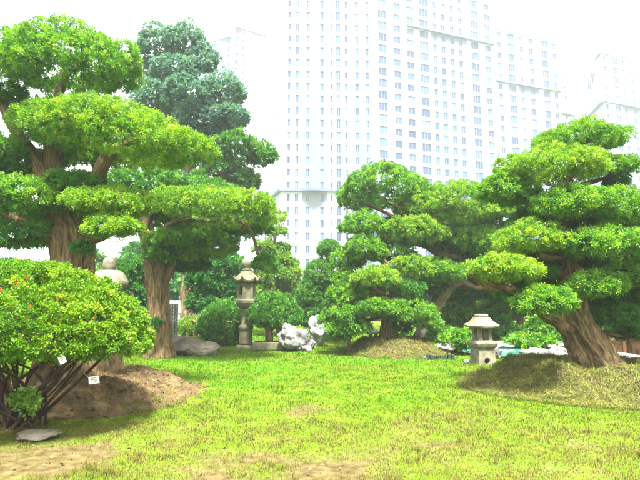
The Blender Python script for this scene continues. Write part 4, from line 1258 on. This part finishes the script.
class Facade:
    """a vertical wall plane from A to B (ground points); columns are read off the photograph along row yref"""
    def __init__(s, A, B):
        s.A = np.array(A, float); s.B = np.array(B, float)
        s.L = np.linalg.norm(s.B - s.A); s.t = (s.B - s.A) / s.L
        s.n = np.array([s.t[1], -s.t[0]])           # outward, to the camera
        s.rz = math.atan2(s.t[1], s.t[0])

    def u(s, px, py):
        d = ray(px, py)[:2]
        # d*k = A + t*u
        M_ = np.array([[d[0], -s.t[0]], [d[1], -s.t[1]]])
        k, u = np.linalg.solve(M_, s.A)
        return u

    def zat(s, px, py):
        d = ray(px, py)
        M_ = np.array([[d[0], -s.t[0]], [d[1], -s.t[1]]])
        k, u = np.linalg.solve(M_, s.A)
        return EYE + k * d[2]

    def p(s, u, z, out=0.0):
        q = s.A + s.t * u + s.n * out
        return (q[0], q[1], z)


def facade(root, wall, fc, cols, z0, fh, nf, ustart, uend, depth=.22, wins=None, mats=None):
    """cols: list of (u_center, window width, window height, sill, material_fn(floor), panes); cells end half way between columns"""
    cols = sorted(cols, key=lambda c: c[0])
    edges = [ustart] + [(cols[i][0] + cols[i][1] / 2 + cols[i + 1][0] - cols[i + 1][1] / 2) / 2 for i in range(len(cols) - 1)] + [uend]
    if mats: edges = mats(edges, cols)
    for ci, (uc, w, h, sill, mfn, panes) in enumerate(cols):
        ua, ub = edges[ci], edges[ci + 1]
        for f in range(nf):
            za = z0 + f * fh; zb = za + fh
            mi = mfn(f)
            wa, wb, wc, wd = uc - w / 2, uc + w / 2, za + sill, za + sill + h
            q = fc.p
            V = [q(ua, za), q(ub, za), q(ub, zb), q(ua, zb), q(wa, wc), q(wb, wc), q(wb, wd), q(wa, wd),
                 q(wa, wc, -depth), q(wb, wc, -depth), q(wb, wd, -depth), q(wa, wd, -depth)]
            wall.add(V, [(0, 1, 5, 4), (1, 2, 6, 5), (2, 3, 7, 6), (3, 0, 4, 7), (4, 5, 9, 8), (5, 6, 10, 9), (6, 7, 11, 10), (7, 4, 8, 11)], mi)
            wins.append((q(uc, wc, -depth + .05), fc.rz, w, h, panes))


def finish_windows(root, wins, ztop_vis=400):
    """the 100 that show largest in the frame stay single, the rest is one mass"""
    def show(wn):
        p = wn[0]
        den = p[1] * CS + (p[2] - EYE) * SN
        sx = 320 + F * p[0] / den; sy = 240 - F * ((p[2] - EYE) * CS - p[1] * SN) / den
        if not (0 < sx < 640 and 2 < sy < 320): return -1
        hid = (sx < 265 and sy > 150) or (340 < sx < 500 and sy > 165) or (sx >= 500 and sy > 130) or sy > 262
        return (wn[2] * wn[3]) / p[1] ** 2 * (.02 if hid else 1)
    order = sorted(range(len(wins)), key=lambda i: -show(wins[i]))
    off = Vector(root.location)
    for i in order[:100]:
        p, rz, w, h, panes = wins[i]
        o = bpy.data.objects.new('window', window_mesh(w, h, panes)); COL.objects.link(o)
        o.parent = root; o.location = Vector(p) - off; o.rotation_euler.z = rz
    mb = MB()
    for i in order[100:]:
        p, rz, w, h, panes = wins[i]
        me = window_mesh(w, h, panes)
        c, s_ = math.cos(rz), math.sin(rz)
        V = [(p[0] + v.co.x * c - v.co.y * s_, p[1] + v.co.x * s_ + v.co.y * c, p[2] + v.co.z) for v in me.vertices]
        o_ = len(mb.v)
        mb.v += V; mb.bark += V
        for f in me.polygons:
            mb.f.append(tuple(o_ + k for k in f.vertices)); mb.m.append(f.material_index)
    if mb.v:
        o = mb.build('window', [M['frame'], M['glass']], root); o['kind'] = 'stuff'


WALLS = ['wall_white', 'wall_blue', 'wall_grey']
WH = lambda f: 0
FH = 2.8


def solid(mb, poly, z0, z1, mi=0, skip=(), roof=True):
    n = len(poly)
    V = [(x, y, z0) for x, y in poly] + [(x, y, z1) for x, y in poly]
    Fc = [(i, (i + 1) % n, n + (i + 1) % n, n + i) for i in range(n) if i not in skip]
    if roof: Fc.append(tuple(n + i for i in range(n)))
    mb.add(V, Fc, mi)


def ledge_on(mb, fc, u0, u1, z, t=.5, h=.5):
    a = fc.p(u0, z, -.02); b = fc.p(u1, z, -.02); c_ = fc.p(u1, z, t); d = fc.p(u0, z, t)
    V = [a, b, c_, d] + [(q[0], q[1], q[2] + h) for q in (a, b, c_, d)]
    mb.add(V, [(0, 1, 2, 3)[::-1], (4, 5, 6, 7), (0, 1, 5, 4), (1, 2, 6, 5), (2, 3, 7, 6), (3, 0, 4, 7)], 0)


def gp(px, D, py=120):
    d = ray(px, py); return (d[0] / d[1] * D, D)


# ---- corner tower block
A0 = gp(266, 124); A1 = gp(282, 106.5); A2 = gp(352, 106.0); A3 = gp(376, 107.5)
tw = thing('apartment_tower', (A1[0], A1[1], 0), 'white apartment tower with pale blue window strips and a curved ledge, behind the topiary', 'apartment tower')
wall = MB(); wins = []
NF = 34
f_side = Facade(A0, A1)
f_front = Facade(A1, A3)
zl = f_front.zat(320, 192)
fl = int(round((zl) / FH)); off = zl - fl * FH      # ledge sits on a floor line
z0t = off
uL = f_front.u
front = []
def strip(f): return 1 if f >= fl else 2
for px, wpx, kind in [(289, 3.0, 'n'), (297, 3.6, 'w'), (308, 5.0, 's'), (322, 5.4, 's'), (331.5, 1.8, 'n'), (338.5, 4.5, 't'), (346.5, 3.0, 'n'), (357.5, 5.0, 's2'), (368, 4.6, 's2')]:
    u = uL(px, 120); w = wpx * .218
    if kind == 'n': front.append((u, w, 1.5, .75, WH, 1))
    elif kind == 'w': front.append((u, w, 1.75, .6, WH, 2))
    elif kind == 's': front.append((u, w * .7, 1.6, .65, strip, 2))
    elif kind == 't': front.append((u, w, 2.0, .45, WH, 2))
    else: front.append((u, w * .7, 1.6, .65, lambda f: 1, 2))
facade(tw, wall, f_front, front, z0t, FH, NF, 0, f_front.L, wins=wins)
side = []
for px, wpx in [(269.5, 1.2), (273, 1.2), (276.5, 1.4), (279.5, 1.0)]:
    side.append((f_side.u(px, 120), wpx * .55, 1.3, .9, WH, 1))
facade(tw, wall, f_side, side, z0t, FH, NF, 0, f_side.L, wins=wins)
zt = z0t + NF * FH
B0 = (A0[0] + 6, A0[1] + 14); B3 = (A3[0] + 4, A3[1] + 16)
solid(wall, [A0, A1, A3, B3, B0], z0t, zt, 0, skip=(0, 1))
solid(wall, [A0, A1, A3, B3, B0], -.3, z0t, 0)
wall.build('wall', [M[k] for k in WALLS], tw)
lg = MB()
ledge_on(lg, f_front, -.4, f_front.L, zl, .7, .55); ledge_on(lg, f_side, 0, f_side.L + .3, zl, .7, .55)
# the curved bay of the ledge
bow = MB()
un, ux = f_front.u(302, 195), f_front.u(327, 195)
prev = None
for q in range(13):
    t_ = q / 12
    u_ = un + (ux - un) * t_; out = .7 + 1.0 * math.sin(math.pi * t_)
    if prev is not None:
        a = f_front.p(prev[0], zl + .02, .6); b = f_front.p(u_, zl + .02, .6); c_ = f_front.p(u_, zl + .02, out); d = f_front.p(prev[0], zl + .02, prev[1])
        V = [a, b, c_, d] + [(k_[0], k_[1], k_[2] + .5) for k_ in (a, b, c_, d)]
        bow.add(V, [(3, 2, 1, 0), (4, 5, 6, 7), (0, 1, 5, 4), (1, 2, 6, 5), (2, 3, 7, 6), (3, 0, 4, 7)], 0)
    prev = (u_, out)
lg.build('ledge', M['ledge'], tw)
bow.build('ledge', M['ledge'], tw)
finish_windows(tw, wins)
rf = MB(); solid(rf, [(A1[0] + 4, A1[1] + 4), (A1[0] + 12, A1[1] + 4), (A1[0] + 12, A1[1] + 10), (A1[0] + 4, A1[1] + 10)], zt, zt + 4); rf.build('roof_house', M['wall_white'], tw)

# ---- long slab, two heights
C0 = gp(376.5, 109.5); C1 = gp(496, 121.5); C2 = gp(498, 123.2); C3 = gp(562, 130)
sl = thing('apartment_slab', (C0[0], C0[1], 0), 'long stepped white apartment block with rows of large blue windows and thin ledges', 'apartment block')
wall = MB(); wins = []
fa = Facade(C0, C1); fb = Facade(C2, C3)
za = fa.zat(440, 33); fl_a = int(za / FH); z0a = za - fl_a * FH
za0 = z0a
NA = 29
cols = []
ms = lambda f: 1 if f < fl_a else 0
for px, wpx, kind in [(383.5, 9.4, 'b'), (398.5, 8, 'm'), (412, 8.4, 'm'), (426, 10.4, 'b'), (437, 4, 's'), (445.5, 5, 's'), (454.5, 4.6, 's'), (463, 4.6, 's'), (477.5, 9.4, 'b'), (490.5, 7, 'm')]:
    u = fa.u(px, 110); w = wpx * .228 * (1 + (px - 384) * .0009)
    cols.append((u, w, 1.95 if kind == 'b' else 1.6, .5 if kind == 'b' else .65, ms if kind == 's' else WH, 3 if kind == 'b' else 2))
facade(sl, wall, fa, cols, za0, FH, NA, 0, fa.L, wins=wins)
zta = za0 + NA * FH
bx, by = fa.n * -15
solid(wall, [C0, C1, (C1[0] + bx, C1[1] + by), (C0[0] + bx, C0[1] + by)], za0, zta, 0, skip=(0,))
solid(wall, [C0, C1, (C1[0] + bx, C1[1] + by), (C0[0] + bx, C0[1] + by)], -.3, za0, 0)
zb = fb.zat(530, 86.5); fl_b = int(zb / FH); z0b = zb - fl_b * FH
NB = fl_b + 5
cols = []
ms2 = lambda f: 1 if f < fl_b else 0
for px, wpx, kind in [(502, 5, 'm'), (514, 8.6, 'b'), (524, 4, 's'), (534, 5.6, 's'), (548, 8.4, 'b'), (557.5, 5, 'm')]:
    u = fb.u(px, 110); w = wpx * .255
    cols.append((u, w, 1.95 if kind == 'b' else 1.6, .5 if kind == 'b' else .65, ms2 if kind == 's' else WH, 3 if kind == 'b' else 2))
facade(sl, wall, fb, cols, z0b, FH, NB, 0, fb.L, wins=wins)
ztb = z0b + NB * FH
bx, by = fb.n * -15
# low stair part at the end
E0 = C3; E1 = gp(571, 131.5)
fe = Facade(E0, E1)
zte = fb.zat(562, 72)
solid(wall, [C2, C3, (C3[0] + bx, C3[1] + by), (C2[0] + bx, C2[1] + by)], z0b, ztb, 0, skip=(0,))
solid(wall, [C2, C3, (C3[0] + bx, C3[1] + by), (C2[0] + bx, C2[1] + by)], -.3, z0b, 0)
ne = int((zte - z0b) / FH)
facade(sl, wall, fe, [(fe.L * .55, .7, 1.0, .9, WH, 1)], z0b, FH, ne, 0, fe.L, wins=wins)
bx, by = fe.n * -9
zte = z0b + ne * FH
solid(wall, [E0, E1, (E1[0] + bx, E1[1] + by), (E0[0] + bx, E0[1] + by)], z0b, zte, 0, skip=(0,))
solid(wall, [E0, E1, (E1[0] + bx, E1[1] + by), (E0[0] + bx, E0[1] + by)], -.3, z0b, 0)
wall.build('wall', [M[k] for k in WALLS], sl)
lg = MB()
ledge_on(lg, fa, fa.u(407, 27), fa.L, za - .25, .6, .55); lg.build('ledge', M['ledge'], sl)
lg = MB(); ledge_on(lg, fb, 0, fb.L, zb - .25, .6, .55); lg.build('ledge', M['ledge'], sl)
lg = MB(); ledge_on(lg, fe, -.2, fe.L + 1.0, fe.zat(567, 115.5), .9, .4); lg.build('ledge', M['ledge'], sl)
for fc_, u0, u1, zz_ in ((fa, 0, fa.L, zta), (fb, 0, fb.L, ztb)):
    lg = MB(); ledge_on(lg, fc_, u0, u1, zz_, .3, .8); lg.build('parapet', M['wall_white'], sl)
finish_windows(sl, wins)

# ---- far right block
G0 = gp(571, 160, 90); G1 = gp(603.5, 134, 90); G2 = gp(668, 143, 90)
rb = thing('apartment_tower', (G1[0], G1[1], 0), 'separate white apartment block with a blank side wall, above the leaning tree', 'apartment block')
wall = MB(); wins = []
fs = Facade(G0, G1); ff = Facade(G1, G2)
zl = ff.zat(606, 102); fl_c = int(zl / FH); z0c = zl - fl_c * FH
NC = fl_c + 5
mc = lambda f: 1 if f < fl_c else 0
cols = []
for px, wpx, kind in [(606.8, 3.6, 'm'), (617.5, 7.2, 'b'), (625.3, 3.4, 's'), (634, 4.6, 's'), (645, 7, 'b'), (656, 5, 'm')]:
    cols.append((ff.u(px, 95), wpx * .275, 1.95 if kind == 'b' else 1.6, .5 if kind == 'b' else .65, mc if kind == 's' else WH, 3 if kind == 'b' else 2))
facade(rb, wall, ff, cols, z0c, FH, NC, 0, ff.L, wins=wins)
bx, by = ff.n * -16
ztc = z0c + NC * FH
pl_ = [G0, G1, G2, (G2[0] + bx, G2[1] + by)]
solid(wall, pl_, z0c, ztc, 0, skip=(1,)); solid(wall, pl_, -.3, z0c, 0)
wall.build('wall', [M[k] for k in WALLS], rb)
lg = MB(); ledge_on(lg, ff, -.3, ff.L, zl - .2, .6, .55); ledge_on(lg, fs, 0, fs.L + .3, zl - .2, .6, .55); lg.build('ledge', M['ledge'], rb)
# emblem: slanted strokes on the blank side wall
um = fs.u(590, 82); zm = fs.zat(590, 82)
em = MB()
for q, (du, sl_, hh_) in enumerate([(-.9, .45, 3.0), (.3, .5, 4.4), (1.3, .5, 2.8)]):
    u0 = um + du * 1.6
    V = [fs.p(u0 - sl_ * hh_ * .5, zm - hh_ / 2, .03), fs.p(u0 - sl_ * hh_ * .5 + .7, zm - hh_ / 2, .03), fs.p(u0 + sl_ * hh_ * .5 + .7, zm + hh_ / 2, .03), fs.p(u0 + sl_ * hh_ * .5, zm + hh_ / 2, .03)]
    V += [(a_[0] + fs.n[0] * .05, a_[1] + fs.n[1] * .05, a_[2]) for a_ in V]
    em.add(V, [(0, 1, 2, 3), (4, 5, 6, 7), (0, 1, 5, 4), (1, 2, 6, 5), (2, 3, 7, 6), (3, 0, 4, 7)])
em.build('emblem', M['ledge'], rb)
lg = MB(); ledge_on(lg, ff, 0, 3.2, ztc, .3, .7); ledge_on(lg, fs, fs.L - 4, fs.L, ztc, .3, .7); lg.build('parapet', M['ledge'], rb)
finish_windows(rb, wins)

# ---- faint tower behind
H0 = gp(196, 175, 60); H1 = gp(231, 168, 60); H2 = gp(234, 164, 60); H3 = gp(272, 172, 60)
fr = thing('apartment_tower', (H1[0], H1[1], 0), 'faintest white tower fading in the haze behind the tallest loose tree', 'apartment tower')
wall = MB(); wins = []
f1 = Facade(H0, H1); f2 = Facade(H2, H3)
zt1 = f1.zat(222, 40); zt2 = f2.zat(240, 29)
n1 = int(zt1 / FH); n2 = int(zt2 / FH)
facade(fr, wall, f1, [(f1.L * .25, 1.4, 1.3, .9, WH, 2), (f1.L * .55, 1.4, 1.3, .9, WH, 2), (f1.L * .93, 1.0, 1.5, .8, lambda f: 1, 1)], zt1 - n1 * FH, FH, n1, 0, f1.L, wins=wins)
facade(fr, wall, f2, [(1.0, 1.3, 1.6, .7, lambda f: 1, 1), (3.4, .8, 1.3, .9, WH, 1)], zt2 - n2 * FH, FH, n2, 0, f2.L, wins=wins)
for pl_, zz_, zlow in (([H0, H1, (H1[0], H1[1] + 14), (H0[0], H0[1] + 14)], zt1, zt1 - n1 * FH), ([H2, H3, (H3[0], H3[1] + 14), (H2[0], H2[1] + 14)], zt2, zt2 - n2 * FH)):
    solid(wall, pl_, zlow, zz_, 0, skip=(0,)); solid(wall, pl_, -.3, zlow, 0)
wall.build('wall', [M[k] for k in WALLS], fr)
lg = MB(); ledge_on(lg, f1, 0, f1.L, zt1, .6, 1.0); lg.build('parapet', M['ledge'], fr)
lg = MB(); ledge_on(lg, f2, 0, f2.L, zt2, .6, 1.0); lg.build('parapet', M['ledge'], fr)
finish_windows(fr, wins)

# ================================================================== HAZE
m, N, L = new_mat('pale_air')
v = N.new('ShaderNodeVolumePrincipled')
v.inputs['Color'].default_value = (.92, .95, 1, 1)
v.inputs['Density'].default_value = .0009
v.inputs['Anisotropy'].default_value = .2
o_ = N.new('ShaderNodeOutputMaterial'); L.new(v.outputs[0], o_.inputs['Volume'])
mb = MB(); mb.box((0, 390, 59), (1240, 1000, 121))
hz = mb.build('haze', m); tag(hz, 'pale bright haze', kind='stuff')

# ================================================================== LIGHT, SKY, CAMERA
SUN_EL, SUN_AZ = 67, 8       # azimuth: degrees to the side of straight behind the camera
world = bpy.data.worlds.new('World'); scene.world = world; world.use_nodes = True
N, L = world.node_tree.nodes, world.node_tree.links
N.clear()
sky = N.new('ShaderNodeTexSky'); sky.sky_type = 'NISHITA'; sky.sun_disc = False
sun_dir = Vector((math.sin(rad(SUN_AZ)) * math.cos(rad(SUN_EL)), -math.cos(rad(SUN_AZ)) * math.cos(rad(SUN_EL)), math.sin(rad(SUN_EL))))
sky.sun_elevation = rad(SUN_EL)
sky.sun_rotation = math.atan2(sun_dir.x, sun_dir.y)
sky.air_density = 1.0; sky.dust_density = 6.0; sky.ozone_density = 1.0
hs = N.new('ShaderNodeHueSaturation'); hs.inputs['Saturation'].default_value = .35
bg = N.new('ShaderNodeBackground'); bg.inputs['Strength'].default_value = .11
out = N.new('ShaderNodeOutputWorld')
L.new(sky.outputs[0], hs.inputs['Color']); L.new(hs.outputs[0], bg.inputs['Color']); L.new(bg.outputs[0], out.inputs['Surface'])
sd = bpy.data.lights.new('sun', 'SUN'); sd.energy = 5.0; sd.angle = rad(9); sd.color = (1, .98, .93)
so = bpy.data.objects.new('sun', sd); COL.objects.link(so)
so.rotation_euler = sun_dir.to_track_quat('Z', 'Y').to_euler()

cd = bpy.data.cameras.new('camera'); cam = bpy.data.objects.new('camera', cd); COL.objects.link(cam)
cam.location = (0, 0, EYE); cam.rotation_euler = (rad(90) + TH, 0, 0)
cd.sensor_width = 36; cd.lens = F / 640 * 36; cd.clip_start = .05; cd.clip_end = 3000
scene.camera = cam
scene.view_settings.view_transform = 'Standard'; scene.view_settings.look = 'None'
scene.view_settings.exposure = 2.68; scene.view_settings.gamma = 1
try: scene.view_settings.use_curve_mapping = False
except Exception: pass
cy = scene.cycles
cy.use_denoising = True
cy.max_bounces = 6; cy.diffuse_bounces = 3; cy.glossy_bounces = 2; cy.transmission_bounces = 4; cy.transparent_max_bounces = 4; cy.volume_bounces = 1
cy.use_adaptive_sampling = True; cy.adaptive_threshold = .02
cy.sample_clamp_indirect = 6
